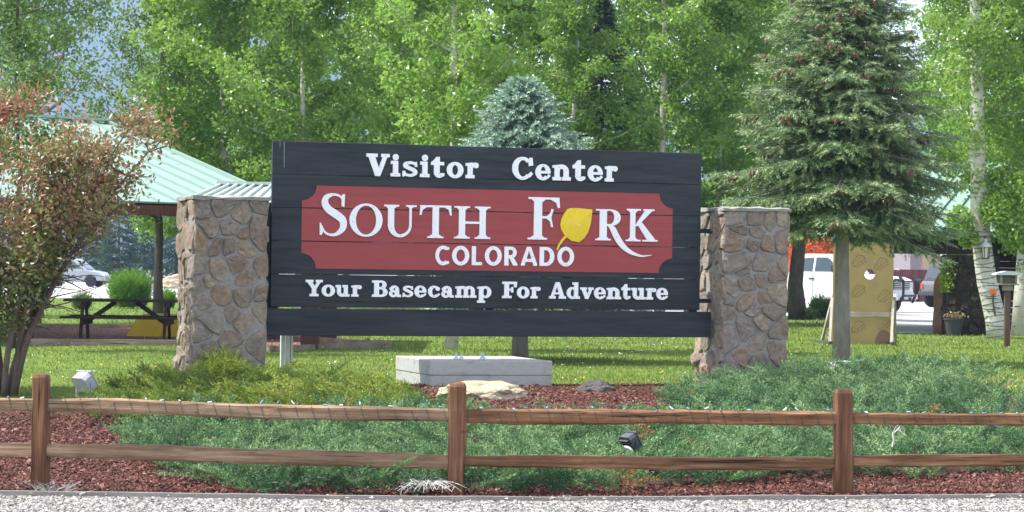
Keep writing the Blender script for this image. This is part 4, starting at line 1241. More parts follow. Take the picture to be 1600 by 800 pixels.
def tree_meshes(key, seed, H, R, zb, nleaf, lmat, bmat, ln=.085, wd=.068, trad=.15, lean=0, nl=30, branch_up=.45, stem=True):
    """trunk with limbs, crown of single leaves clustered round the twig ends"""
    rr = random.Random(seed)
    mb = MB()
    pts = [Vector((lean * (k / 9) ** 1.5 * H + .16 * noise.noise(Vector((k * .5, seed, 0))), .16 * noise.noise(Vector((seed, k * .5, 3))), H * .96 * k / 9)) for k in range(10)]
    if stem: mb.tube(pts, [trad * (1.25 if k == 0 else 1) * (1 - .095 * k) for k in range(10)], 10)
    def on(t):
        f = t * 9; i = min(int(f), 8); return pts[i].lerp(pts[i + 1], f - i)
    clumps = []
    for i in range(nl):
        t = zb / H + (1 - zb / H) * ((i + rr.random()) / nl) ** .95
        t = min(t, .985)
        prof = sin(pi * min(1, max(.08, ((t * H - zb) / (H - zb)) * .82 + .14))) ** .7
        L = R * prof * rr.uniform(.6, 1.25)
        a = i * 2.39 + rr.uniform(-.6, .6)
        o = on(t); d = Vector((cos(a), sin(a), branch_up + rr.uniform(-.25, .25))).normalized()
        bp = [o.copy()]; p = o.copy()
        for s in range(5):
            p = p + d * L / 5; bp.append(p.copy())
            d = (d + Vector((rr.uniform(-.28, .28), rr.uniform(-.28, .28), rr.uniform(-.12, .2)))).normalized()
        r0 = trad * .34 * (1 - .6 * t)
        mb.tube(bp, [r0 * (1 - .16 * s) for s in range(6)], 5)
        for s in range(1, 6):
            for _ in range(2):
                e = bp[s] + Vector((rr.uniform(-1, 1), rr.uniform(-1, 1), rr.uniform(-.7, .8))) * (.22 + .30 * L / max(R, .1)) * R * .42
                mb.tube([bp[s], bp[s].lerp(e, .55) + Vector((0, 0, .04)), e], [r0 * .35, r0 * .22, .004], 3)
                clumps.append((e, rr.uniform(.18, .40) * (R / 2.0) ** .5, rr.random()))
            clumps.append((bp[s], rr.uniform(.2, .4) * (R / 2.0) ** .5, rr.random()))
    cc = np.array([tuple(c_[0]) for c_ in clumps]); cr = np.array([c_[1] for c_ in clumps]); cs_ = np.array([c_[2] for c_ in clumps])
    wts = cr ** 2; wts /= wts.sum()
    I = RNG.choice(len(cc), nleaf, p=wts)
    off = RNG.normal(size=(nleaf, 3)); off = unit(off) * (RNG.random((nleaf, 1)) ** .45)
    C = cc[I] + off * cr[I][:, None] * np.array([1.1, 1.1, .8])
    Vv, Ff = leaf_quads(C, ln, wd, .25)
    rn = np.clip(.22 + .45 * cs_[I] + .26 * RNG.random(nleaf) + RNG.normal(0, .06, nleaf), 0, 1)
    return (mb.mesh(key + '_trunk', bmat, True), np_mesh(key + '_crown', Vv, Ff, lmat, rn))
ASP = [tree_meshes('aspen', s, H, R, zb, nl_, M_aspen, M_aspbark, ln=.112, wd=.094, trad=tr_, nl=34)
       for s, H, R, zb, nl_, tr_ in ((1, 12.0, 2.1, 2.0, 24000, .12), (2, 11.0, 2.4, 1.6, 27000, .10), (3, 13.0, 2.0, 2.4, 24000, .13), (4, 10.5, 2.5, 1.3, 27000, .10))]
COT = [tree_meshes('cottonwood', s, H, R, zb, nl_, M_aspdark, M_greybark, ln=.10, wd=.07, trad=.2, nl=30)
       for s, H, R, zb, nl_ in ((11, 11.0, 2.7, 2.2, 15000), (12, 12.0, 2.8, 1.8, 26000))]
def plant_tree(name, label, px, D, meshes, scale=1.0, rz=0.0, group=None, cat='tree', py=None):
    x = X(px, D)
    t = thing(name, label, cat, (x, D, g(x, D) - .05), rz, group)
    t.scale = (scale, scale, scale)
    link('trunk', meshes[0], t); link('crown', meshes[1], t)
    return t
GA = 'aspens standing behind the sign and lawn'
aspens = [  # px, D, mesh, scale, rz, label
 (622, 64, 0, 1.0, .4, 'aspen with pale trunk rising above the Visitor lettering of the sign'),
 (795, 68, 2, .95, 2.2, 'aspen with pale trunk directly above the small blue spruce'),
 (1032, 66, 2, .98, 4.1, 'aspen with forked pale trunk between dark narrow spruce and large spruce'),
 (470, 60, 1, .98, 1.0, 'bright yellow-green aspen above the upper left corner of the sign'),
 (345, 62, 3, 1.1, 2.6, 'broad green aspen behind the green pavilion roof'),
 (318, 74, 1, 1.15, 3.4, 'green aspen rising above the pavilion roof ridge'),
 (540, 72, 3, 1.15, 5.1, 'leafy aspen between the corner aspen and the Visitor aspen'),
 (706, 42.5, 0, .82, .9, 'nearer aspen whose trunk foot shows under the sign left of the concrete block bolts'),
 (880, 78, 3, 1.1, 3.0, 'aspen behind the dark narrow spruce'),
 (896, 65, 0, .80, 1.9, 'aspen directly in front of the left side of the dark narrow spruce'),
 (1120, 68, 1, 1.05, 5.6, 'broad aspen above the right end of the sign'),
 (1190, 74, 3, 1.08, 2.0, 'aspen just left of the large spruce'),
 (1502, 76, 0, 1.0, 3.9, 'aspen just right of the large spruce top'),
 (1600, 64, 1, 1.0, 1.4, 'leafy aspen at the right edge of the picture'),
 (1655, 72, 3, 1.1, .2, 'aspen beyond the right edge behind the stone building'),
 (420, 84, 0, 1.15, 4.6, 'distant aspen behind the bright corner aspen'),
 (660, 88, 3, 1.25, 1.1, 'distant aspen seen between the two pale trunks left of centre'),
 (1000, 88, 1, 1.2, 2.8, 'distant aspen behind the forked trunk aspen'),
 (1130, 90, 0, 1.2, .5, 'distant aspen behind the broad aspen on the right'),
]
for px, D, mi_, s_, rz_, lab in aspens: plant_tree('aspen_tree', lab, px, D, ASP[mi_], s_, rz_, GA)
plant_tree('cottonwood_tree', 'darker thin-leaved cottonwood at the upper left with sky showing through', 50, 58, COT[0], 1.0, .5)
NC = tree_meshes('near_cottonwood', 35, 8.5, 1.6, 2.7, 15000, M_aspdark, M_darkbark, ln=.075, wd=.055, trad=.055, nl=24)
plant_tree('cottonwood_tree', 'nearer cottonwood whose branches hang over the pavilion roof at the left edge', 22, 39.5, NC, 1.0, 1.5)
plant_tree('cottonwood_tree', 'dark cottonwood beyond the left edge of the picture', -70, 66, COT[0], 1.05, 2.5)
SH = tree_meshes('shade', 33, 11, 2.6, 2.6, 20000, M_aspdark, M_darkbark, trad=.13, nl=28, ln=.1, wd=.07)
plant_tree('shade_tree', 'dark-trunked shade tree behind the picnic table', 248, 64, SH, .95, 3.3)
plant_tree('shade_tree', 'tree with dark rough trunk in front of the white pickup', 1248, 73.5, (tree_meshes('shade', 31, 10, 2.3, 3.0, 9000, M_aspdark, M_darkbark, trad=.24, nl=24, ln=.1, wd=.07)), 1, 1.0)

# pale curving aspen with a wire spiral, a lantern on its trunk
lant_D = 55.8
def bent_trunk():
    mb = MB()
    pix = [(1563, 528), (1556, 500), (1549, 470), (1542, 440), (1537, 405), (1533, 370), (1530, 320), (1527, 240), (1526, 130), (1524, 20), (1522, -120), (1520, -260)]
    pts = [P(a, b, lant_D) for a, b in pix]
    b0 = Vector((pts[0].x, lant_D, g(pts[0].x, lant_D) - .05))
    pts = [p - b0 for p in pts]; pts[0].z = -.05
    rad = [.29, .235, .225, .22, .215, .205, .19, .17, .15, .12, .09, .05]
    mb.tube(pts, rad, 12)
    return mb, pts, rad, b0
mb, bpts, brad, b0 = bent_trunk()
mt = mb.mesh('bent_trunk', M_aspbark, True)
t = thing('aspen_tree', 'large pale-barked aspen with leaning trunk at the right, wrapped in wire', 'tree', b0, 0, GA)
link('trunk', mt, t)
ctree = tree_meshes('lantern_aspen', 44, 11, 2.2, 3.4, 17000, M_aspen, M_aspbark, trad=.07, nl=28, ln=.095, wd=.08, stem=False)
top_ = bpts[6]
link('crown', ctree[1], t, (top_.x - .05, 0, .0))
link('limbs', ctree[0], t, (top_.x - .05, 0, 0))
# low leafy branch beside the lantern
Bc = []
for px, py, r_, k_ in ((1500, 345, .34, 520), (1513, 372, .25, 300), (1590, 365, .45, 700), (1555, 330, .4, 600), (1600, 300, .5, 700)):
    c_ = P(px, py, lant_D - .4) - b0
    Bc.append(np.array(tuple(c_)) + unit(RNG.normal(size=(k_, 3))) * (RNG.random((k_, 1)) ** .45) * r_)
Bc = np.concatenate(Bc)
Vv, Ff = leaf_quads(Bc, .10, .085, .25)
link('low_foliage', np_mesh('low_foliage', Vv, Ff, M_aspen, np.clip(RNG.normal(.6, .2, len(Bc)), 0, 1)), t)
mb = MB(); pts_ = []
for k in range(240):
    f = k / 239 * 5.2 + .15; i = int(f); q = bpts[i].lerp(bpts[i + 1], f - i); r_ = brad[i] + (brad[i + 1] - brad[i]) * (f - i) + .008
    a = k * .62
    pts_.append(q + Vector((cos(a) * r_, sin(a) * r_, .03 * sin(a * 1.3))))
mb.tube(pts_, .008, 4)
wq = thing('string_lights', 'dark wire of string lights spiralling up the leaning pale aspen trunk', 'string lights', b0)
mb.build('wire', M_wire, wq)
t2 = plant_tree('aspen_tree', 'second pale aspen trunk behind the bird feeder post at the right edge', 1596, 57.5, (MB().tube([(0, 0, -.1), (.05, 0, 1.2), (.12, 0, 2.6), (.2, 0, 4.4), (.22, 0, 8)], [.24, .2, .18, .16, .07], 10).mesh('pale_trunk', M_aspbark, True), ASP[1][1]), 1, 0, GA)

# ---- spruces
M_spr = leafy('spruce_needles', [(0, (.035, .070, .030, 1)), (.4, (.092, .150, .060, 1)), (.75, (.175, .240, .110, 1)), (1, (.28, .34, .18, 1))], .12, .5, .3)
M_sprb = leafy('blue_spruce_needles', [(0, (.07, .12, .09, 1)), (.4, (.16, .245, .19, 1)), (.8, (.27, .37, .295, 1)), (1, (.36, .46, .38, 1))], .1, .5, .3)
M_sprd = leafy('dark_spruce_needles', [(0, (.012, .030, .020, 1)), (.5, (.028, .060, .038, 1)), (1, (.06, .10, .065, 1))], .05, .6, .2)
M_cone = simple('spruce_cones', (.085, .045, .032), (.135, .075, .05), 30, .8, objrnd=.1)
def spruce_meshes(key, seed, H, R, zb, lmat, nbr, tl, K=12, wl=.008, up=.25, dens=1.0, tipbright=.35, cones=0, powr=.8, trad=.13, irregular=.25, bmat=None):
    rr = random.Random(seed)
    mb = MB()
    mb.tube([(.02 * noise.noise(Vector((k * .7, seed, 0))), .02 * noise.noise(Vector((seed, k * .7, 0))), H * k / 8) for k in range(9)], [trad * (1.12 if k == 0 else 1) * (1 - k / 8.6) + .006 for k in range(9)], 12)
    B, Dv, Ls, Rn, cones_p = [], [], [], [], []
    i = 0
    for i in range(nbr):
        f = (i + rr.random()) / nbr
        z = zb + (H - zb) * (1 - (1 - f) ** 1.25)
        q = 1 - (z - zb) / (H - zb)
        low = .8 + .2 * min(1, (z - zb) / (.18 * (H - zb)))
        L = (R * q ** powr * low + .04) * rr.uniform(1 - irregular, 1 + irregular * .7)
        a = i * 2.39996 + rr.uniform(-.35, .35)
        p = Vector((0, 0, z)); d = Vector((cos(a), sin(a), -.12 - .28 * q + .5 * (1 - q) ** 2 + rr.uniform(-.1, .1))).normalized()
        n_ = max(3, int(L / .16)); bp = [p.copy()]
        for s in range(n_):
            p = p + d * L / n_; bp.append(p.copy())
            d = (d + Vector((rr.uniform(-.07, .07), rr.uniform(-.07, .07), up * 2.2 / n_ * (s / n_)))).normalized()
        mb.tube(bp, [.022 * (L / R) * (1 - s / (n_ + 1)) + .004 for s in range(n_ + 1)], 4)
        side = Vector((-sin(a), cos(a), 0))
        cb_ = rr.random()
        for s in range(1, n_ + 1):
            t = s / n_
            if t < .18: continue
            dl = (bp[s] - bp[s - 1]).normalized()
            for sg in (-1, 1):
                tw = L * .44 * (1 - t) ** .7 * rr.uniform(.7, 1.2) + tl * .6
                m_ = max(1, int(round(tw / (tl * .62) * dens)))
                e = (dl * .75 + side * sg * rr.uniform(.5, 1.0) + Vector((0, 0, rr.uniform(-.35, .10)))).normalized()
                for k in range(m_):
                    o = bp[s] + e * (tw * k / m_) + Vector((rr.uniform(-.02, .02), rr.uniform(-.02, .02), rr.uniform(-.03, .02) - .05 * (tw * k / m_)))
                    B.append(o); Dv.append(e + Vector((rr.uniform(-.3, .3), rr.uniform(-.3, .3), rr.uniform(-.35, .2))))
                    Ls.append(tl * rr.uniform(.75, 1.25))
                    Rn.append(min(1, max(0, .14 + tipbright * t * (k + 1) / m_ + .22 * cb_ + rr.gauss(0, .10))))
            if t > .75:
                B.append(bp[s]); Dv.append(dl); Ls.append(tl * 1.2); Rn.append(min(1, .25 + tipbright + .25 * cb_))
        if cones and z > H * .42 and rr.random() < .25 + .45 * (z / H - .42):
            for _ in range(rr.randint(1, cones)):
                s = n_ - (1 if rr.random() < .3 else 0)
                c0 = bp[s] + Vector((rr.uniform(-.09, .09), rr.uniform(-.09, .09), -.02 + rr.uniform(-.05, .03)))
                cones_p.append(c0)
    B, Dv = np.array([tuple(q) for q in B]), np.array([tuple(q) for q in Dv])
    V_ = sprays(B, Dv, np.array(Ls), K, wl, .36, .12, .75)
    crown = np_mesh(key + '_crown', V_, tri_faces(len(V_)), lmat, np.repeat(np.array(Rn), K))
    cm = None
    if cones_p:
        cmb = MB()
        for c0 in cones_p:
            l_ = rr.uniform(.07, .11)
            cmb.lathe([(.006, 0), (.02, -.2 * l_), (.022, -.6 * l_), (.006, -l_)], 6, Matrix.Translation(c0) @ Matrix.Rotation(rr.uniform(-.4, .4), 4, 'X') @ Matrix.Rotation(rr.uniform(-.4, .4), 4, 'Y'))
        cm = cmb.mesh(key + '_cones', M_cone)
    return mb.mesh(key + '_trunk', bmat or M_greybark, True), crown, cm, len(B)
sp_b = G(1314, 568)
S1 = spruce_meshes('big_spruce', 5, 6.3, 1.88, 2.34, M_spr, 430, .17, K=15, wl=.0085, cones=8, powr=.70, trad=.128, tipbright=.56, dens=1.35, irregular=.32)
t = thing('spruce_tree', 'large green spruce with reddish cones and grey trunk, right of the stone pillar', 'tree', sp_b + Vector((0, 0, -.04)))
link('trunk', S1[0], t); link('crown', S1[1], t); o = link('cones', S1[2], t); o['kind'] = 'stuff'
# ring of bare soil at its foot
mb = MB().lathe([(.44, -.02), (.40, .02), (.25, .035), (.12, .04)], 18, wob=.3)
tag(mb.build('soil_ring', simple('bare_soil', (.20, .14, .08), (.28, .20, .12), 12, .95, .4), None, loc=sp_b), kind='structure')
S2 = spruce_meshes('blue_spruce', 8, 4.35, 2.25, 1.25, M_sprb, 300, .17, K=15, wl=.012, dens=1.4, powr=.92, trad=.12, tipbright=.42, up=.45, irregular=.16)
bp_ = P(818, 128, 37.6); zt = bp_.z
gz = g(bp_.x, 37.6)
t = thing('blue_spruce_tree', 'small pale blue spruce whose tip shows above the top edge of the sign', 'tree', (bp_.x, 37.6, gz))
sc_ = (zt - gz) / 4.35; t.scale = (sc_, sc_, sc_)
link('trunk', S2[0], t); link('crown', S2[1], t)
S3 = spruce_meshes('narrow_spruce', 9, 10.2, 1.55, 1.0, M_sprd, 260, .24, K=12, wl=.016, dens=1.2, powr=.75, cones=4, tipbright=.35, irregular=.35, bmat=M_darkbark)
for px, D, pt, lab in ((942, 66.5, -5, 'dark narrow spruce with brown cones above the Center lettering'), ):
    q = P(px, pt, D); gz = g(q.x, D)
    t = thing('dark_spruce_tree', lab, 'tree', (q.x, D, gz)); s_ = (q.z - gz) / 10.2; t.scale = (s_, s_, s_)
    link('trunk', S3[0], t); link('crown', S3[1], t); o = link('cones', S3[2], t); o['kind'] = 'stuff'
S4 = spruce_meshes('far_conifer', 10, 9, 2.0, .6, M_sprd, 120, .4, K=9, wl=.035, bmat=M_darkbark)
for i, (px, D, s_, lab) in enumerate(((150, 210, 1.0, 'leftmost dark distant conifer beyond the parking lot'), (185, 190, .9, 'dark distant conifer behind the tall green grass clump'), (225, 200, 1.05, 'dark distant conifer left of the shade tree trunk'),
                                      (275, 215, 1.1, 'dark distant conifer beside the stone pillar on the left'), (320, 205, 1, 'dark distant conifer hidden behind the left pillar'), (60, 200, 1.1, 'dark distant conifer behind the crabapple'), (5, 190, 1., 'dark distant conifer at the left edge'),
                                      (1235, 165, .9, 'dark conifer behind the orange frame beside the right pillar'), (1290, 160, 1.0, 'dark conifer behind the white pickup cab'), (1345, 165, 1., 'dark conifer behind the plywood board'))):
    x = X(px, D); t = thing('conifer_tree', lab, 'tree', (x, D, g(x, D)), i * 1.3, 'dark conifers beyond the parking lot'); t.scale = (s_, s_, s_)
    link('trunk', S4[0], t); link('crown', S4[1], t)

# ---- red crabapple at the left edge
M_crab = leafy('crabapple_leaves', [(0, (.10, .15, .035, 1)), (.36, (.18, .235, .07, 1)), (.54, (.34, .19, .12, 1)), (.80, (.50, .20, .14, 1)), (.93, (.56, .28, .22, 1)), (1, (.42, .26, .20, 1))], .3, .35, .5, (.35, .12, .05, 1))
M_crabbark = bark('crabapple_bark', (.07, .05, .042), (.15, .115, .10), 0, 14)
def crabapple():
    rr = random.Random(21); mb = MB()
    cl = []
    H = 3.25
    for i in range(9):
        a = i * 2.39 + rr.uniform(-.3, .3)
        p = Vector((.10 * cos(a), .08 * sin(a), -.05)); d = Vector((cos(a) * .2, sin(a) * .2, 1)).normalized()
        pts = [p.copy()]; L = H * rr.uniform(.72, 1.0)
        for s in range(9):
            p = p + d * L / 9; pts.append(p.copy())
            d = (d + Vector((rr.uniform(-.16, .16) + .05 * cos(a), rr.uniform(-.16, .16) + .04 * sin(a), rr.uniform(-.05, .08)))).normalized()
        r0 = rr.uniform(.028, .05)
        mb.tube(pts, [r0 * (1 - .095 * k) for k in range(10)], 7)
        for s in range(3, 10):
            for _ in range(4 if s < 9 else 6):
                aa = rr.uniform(0, 2 * pi); L2 = rr.uniform(.35, .95) * (1.15 - .06 * s)
                d2 = Vector((cos(aa), sin(aa), rr.uniform(-.25, .75))).normalized(); q = pts[s].copy(); b2 = [q.copy()]
                for k in range(5):
                    q = q + d2 * L2 / 5; b2.append(q.copy())
                    d2 = (d2 + Vector((rr.uniform(-.25, .25), rr.uniform(-.25, .25), rr.uniform(-.2, .22)))).normalized()
                mb.tube(b2, [.009 * (1 - .15 * k) for k in range(6)], 4)
                for k in range(1, 6): cl.append((b2[k], .07 + .02 * k, (q.z / 3.0)))
    cc = np.array([tuple(c_[0]) for c_ in cl]); cr = np.array([c_[1] for c_ in cl])
    keep = (cc[:, 2] > .55 + .25 * RNG.random(len(cc)) + .95 * np.clip((cc[:, 0] - .15) / .6, 0, 1)) & ((cc[:, 0] < 1.0) | (RNG.random(len(cc)) < np.where(cc[:, 0] < 1.45, .38, .16))); cc, cr = cc[keep], cr[keep]
    n = 25000
    wz = .35 + np.clip(cc[:, 2] / 2.6, 0, 1.2); I = RNG.choice(len(cc), n, p=wz / wz.sum())
    C = cc[I] + RNG.normal(size=(n, 3)) * cr[I][:, None] * .72
    Vv, Ff = leaf_quads(C, .066, .032, .2)
    age = np.clip((C[:, 2] - .75) / 2.3, 0, 1) * .46 + .10 + .26 * vnoise(C, 1.4, 2) + RNG.normal(0, .15, n)
    age = np.where(RNG.random(n) < .05, 1.0, np.clip(age, 0, .95))
    return mb.mesh('crab_stems', M_crabbark, True), np_mesh('crab_leaves', Vv, Ff, M_crab, age)
cbk = crabapple()
q = G(22, 618)
t = thing('crabapple_tree', 'reddish-leaved crabapple with several stems at the left edge', 'tree', q + Vector((-.12, 0, 0)))
link('trunk', cbk[0], t); link('crown', cbk[1], t)
# ------------------------------------------------------------------ flood lights
M_dgrey = simple('dark_grey_metal', (.045, .05, .055), (.07, .075, .08), 20, .45, spec=.4, metal=.3)
M_lgrey = simple('light_grey_metal', (.26, .28, .30), (.33, .35, .37), 20, .5, spec=.4)
M_glass = simple('lamp_glass', (.35, .38, .42), rough=.12, spec=.6)
M_plate = simple('pale_plastic', (.55, .57, .58), rough=.5)
def floodlight(label, loc, rz, pitch, mat, sc_=1.0, fins=True):
    t = thing('floodlight', label, 'floodlight', loc, rz); t.scale = (sc_,) * 3
    Mx = Matrix.Translation((0, 0, .10)) @ Matrix.Rotation(pitch, 4, 'X')
    MB().prism([(-.085, -.06), (.085, -.06), (.085, .05), (.06, .075), (-.06, .075), (-.085, .05)], -.03, .05, Mx).build('housing', mat, t)
    MB().cbox(-.092, .092, -.045, -.031, -.068, .084, .004, Mx).build('bezel', mat, t)
    MB().box(-.075, .075, -.0475, -.046, -.052, .066, Mx).build('lens', M_glass, t)
    if fins:
        for k in range(5):
            MB().box(-.06 + .0, .06, .052, .078, -.045 + .022 * k, -.039 + .022 * k, Mx).build('fin', mat, t)
    mb = MB(); mb.box(-.1, -.094, -.01, .015, -.02, .1); mb.box(.094, .1, -.01, .015, -.02, .1); mb.box(-.094, .094, -.01, .015, -.02, -.012); mb.build('yoke', mat, t)
    MB().tube([(0, .0, -.021), (0, 0, -.25)], .014, 8).build('stake', mat, t)
    return t
p = P(133, 604, 25.2); floodlight('grey floodlight box tilted up beside the yellow-green juniper, left of the left pillar', Vector((p.x, p.y, p.z - .08)), pi - .75, -.62, M_lgrey, 1.25, False)
p = P(985, 702, 20.95)
t = floodlight('black finned floodlight in the blue juniper just above the lower rail', Vector((p.x, p.y, p.z - .03)), pi - .95, -.5, M_dgrey, .92)
MB().lathe([(.055, 0), (.058, .012), (.04, .03), (.02, .036)], 16, Matrix.Translation((-.09, .10, .02)) @ Matrix.Rotation(.9, 4, 'X')).build('sensor_cap', M_plate, t)
p = G(1318, 583); p.z += .13
t = thing('ground_light', 'flat pale round ground light cover at the juniper top below the spruce trunk', 'light', p + Vector((0, -.1, 0)))
MB().lathe([(.16, -.12), (.19, .0), (.19, .018), (.15, .035), (.05, .042)], 18).build('cover', M_plate, t)
MB().lathe([(.10, -.2), (.10, -.121)], 12).build('base', M_dgrey, t)

# ------------------------------------------------------------------ plywood cut-out board
M_ply = simple('tan_foam_board', (.30, .215, .085), (.35, .25, .105), 4, .75, .1, 30)
M_print = simple('board_print', (.16, .115, .06), rough=.85)
M_pine = wood('pale_lumber', (.30, .25, .18), (.38, .32, .24), (.46, .40, .31), 'x', objrnd=.08)
M_pinez = wood('pale_lumber_upright', (.36, .32, .27), (.46, .42, .36), (.54, .50, .44), 'z', objrnd=.08)
M_darkw = wood('dark_foot_lumber', (.05, .045, .04), (.08, .07, .06), (.11, .10, .085), 'y')  # darker tone than the uprights, used for the feet
bb = G(1350, 538); Db = bb.y
s_ = Db / FPX
board = thing('cutout_board', 'tan printed foam board with a round hole, on a wooden stand behind the spruce', 'board', bb, .04)
BW, BH = 94 * s_, 148 * s_
def bx(px): return (px - 1350) * s_
def bz(py): return (537.5 - py) * s_
hx, hz, hr = bx(1357.5), bz(428), 8.2 * s_
L_, R__ = bx(1300), bx(1395)
polys = []
for k in range(20):   # ring of quads from the hole to a square, then the rest of the sheet
    a0, a1 = 2 * pi * k / 20 + pi / 4, 2 * pi * (k + 1) / 20 + pi / 4
    def sq(a):
        m = max(abs(cos(a)), abs(sin(a))); return (hx + .16 * cos(a) / m, hz + .16 * sin(a) / m)
    polys.append([(hx + hr * cos(a0), hz + hr * sin(a0)), sq(a0), sq(a1), (hx + hr * cos(a1), hz + hr * sin(a1))])
mid_ = bz(496)
polys += [[(L_, mid_), (hx - .16, mid_), (hx - .16, bz(378)), (L_, bz(378))], [(hx + .16, mid_), (R__, mid_), (R__, bz(378)), (hx + .16, bz(378))],
          [(hx - .16, hz + .16), (hx + .16, hz + .16), (hx + .16, bz(378)), (hx - .16, bz(378))], [(hx - .16, mid_), (hx + .16, mid_), (hx + .16, hz - .16), (hx - .16, hz - .16)]]
o = flat(polys, 0, .02, 'upper_sheet', M_ply, board)
md = o.modifiers.new('thick', 'SOLIDIFY') if False else None
flat([[(L_, bz(537)), (R__, bz(537)), (R__, mid_ - .008), (L_, mid_ - .008)]], .002, .02, 'lower_sheet', M_ply, board)
flat([[(bx(1381) + .17 * cos(t_), bz(536) + .26 * max(0, sin(t_))) for t_ in np.linspace(0, pi, 11)]], -.002, .001, 'mud_stain', simple('mud_brown', (.15, .10, .06), (.19, .13, .08), 12, .9), board)
MB().cbox(L_ - .03, R__ + .0, -.05, -.004, bz(495), bz(487), .004).build('rail', M_pine, board)
# printed house marks and slanted lines of small lettering
prn = []
def bar2(x0, y0, x1, y1, w_=.008):
    d = Vector((x1 - x0, y1 - y0)).normalized(); n_ = Vector((-d.y, d.x)) * w_ / 2
    return [(x0 + n_.x, y0 + n_.y), (x1 + n_.x, y1 + n_.y), (x1 - n_.x, y1 - n_.y), (x0 - n_.x, y0 - n_.y)]
def mark(px, py, q=1.0):
    """stepped house outline with a slanted line of dashes"""
    x, z = bx(px), bz(py)
    out = [(-.16, -.05), (-.02, .16), (.14, .12), (.17, -.02), (.09, -.02), (.09, -.08), (.01, -.08), (.01, -.13), (-.13, -.13)]
    out = [(x + a * q * .8, z + b * q * .8) for a, b in out]
    r = [bar2(*out[i], *out[(i + 1) % len(out)]) for i in range(len(out))]
    ang = .66
    for ln_ in range(2):
        for k in range(6):
            a = -.12 + k * .045; b = ln_ * .06 - .02
            p0 = (x + (a * cos(ang) - b * sin(ang)) * q, z + (a * sin(ang) + b * cos(ang)) * q)
            r.append(bar2(p0[0], p0[1], p0[0] + .026 * cos(ang) * q, p0[1] + .026 * sin(ang) * q, .016 if ln_ == 0 else .008))
    return r
for (px, py) in ((1340, 408), (1381, 462), (1340, 455), (1381, 506), (1340, 511), (1375, 412)):
    for poly in mark(px, py): prn.append(poly)
mb = MB()
for poly in prn:
    if all(L_ < x < R__ and not (mid_ - .02 < z < mid_ + .07) and sqrt((x - hx) ** 2 + (z - hz) ** 2) > hr + .01 for x, z in poly):
        mb.add([(x, -.0035, z) for x, z in poly], [(3, 2, 1, 0)])
mb.build('printed_marks', M_print, board)['kind'] = 'stuff'
for px0, pt in ((1292, 466), (1388, 468)):
    x = bx(px0)
    MB().bar((x, -.32 if px0 > 1300 else -.3, .03), (x + .09 * (1 if px0 > 1300 else 1), .0, bz(pt)), .05, .05).build('front_brace', M_pinez, board)
    MB().bar((x + .26 * (px0 > 1300), .62, .03), (x + .12, .03, bz(pt - 6)), .05, .05).build('rear_brace', M_pinez, board)
    MB().bar((x - .0, -.48, .03), (x + .22 * (px0 > 1300) - .1 * (px0 < 1300), .72, .03), .09, .06).build('foot', M_darkw, board)

# ------------------------------------------------------------------ bird feeder on a post
M_bpost = wood('brown_post', (.06, .035, .025), (.09, .055, .04), (.12, .075, .055), 'z')
M_feed = simple('feeder_grey_wood', (.16, .16, .13), (.24, .23, .19), 9, .8)
M_froof = simple('feeder_roof', (.36, .40, .40), (.46, .50, .50), 8, .7)
fb = G(1573, 542); s_ = fb.y / FPX
fd = thing('bird_feeder', 'house-shaped bird feeder with flat pale roof on a brown post at the right', 'bird feeder', fb)
MB().cbox(-.055, .055, -.055, .055, -.2, 88 * s_, .008).build('post', M_bpost, fd)
z0 = 88 * s_
MB().cbox(-.09, .09, -.09, .09, z0, z0 + .10, .006).build('bracket', M_feed, fd)
MB().cbox(-.19, .19, -.16, .16, z0 + .102, z0 + .13, .005).build('tray', M_feed, fd)
for sx in (-.14, .14):
    for sy in (-.11, .11): MB().box(sx - .02, sx + .02, sy - .02, sy + .02, z0 + .131, z0 + .29).build('corner_post', M_feed, fd)
MB().box(-.12, .12, -.09, .09, z0 + .131, z0 + .27).build('seed_box', simple('seed_box', (.09, .08, .055), rough=.6), fd)
mb = MB().prism([(-.26, 0), (.26, 0), (.25, .03), (.06, .075), (-.06, .075), (-.25, .03)], -.24, .24, Matrix.Translation((0, 0, z0 + .292)))
mb.build('roof', M_froof, fd)

# ------------------------------------------------------------------ lantern on the leaning aspen
M_lglass = simple('lantern_glass', (.45, .47, .42), rough=.2, spec=.5)
lp = P(1540, 405, lant_D - .38)
ln_ = thing('lantern', 'dark metal lantern hung on the leaning pale aspen trunk', 'lantern', lp)
MB().lathe([(.085, 0), (.085, .03), (.02, .031)], 6).build('base', M_dgrey, ln_)
MB().lathe([(.062, .031), (.085, .26)], 6).build('glass', M_lglass, ln_)
for k in range(6):
    a = k * pi / 3
    MB().tube([(.068 * cos(a), .068 * sin(a), .031), (.092 * cos(a), .092 * sin(a), .262)], .009, 4).build('bar', M_dgrey, ln_)
MB().lathe([(.15, .264), (.15, .275), (.09, .34), (.03, .38), (.035, .40), (.012, .44)], 6).build('cap', M_froof, ln_)
MB().tube([(0, 0, .44), (0, .06, .52), (0, .16, .50), (0, .2, .44)], .012, 6).build('hook', M_dgrey, ln_)
# small orange ornament and a broken limb on that trunk
q = P(1552, 461, lant_D - .30)
t = thing('feeder_cup', 'small orange feeder cup on the lower trunk of the leaning aspen', 'feeder', q)
MB().lathe([(.03, 0), (.07, .03), (.075, .10), (.04, .14)], 10).build('cup', simple('orange_plastic', (.62, .13, .03), rough=.4), t)
MB().tube([(0, .0, 0), (.0, .03, -.12), (.03, .05, -.3), (.06, .07, -.45)], .02, 6).build('stem', M_dgrey, t)

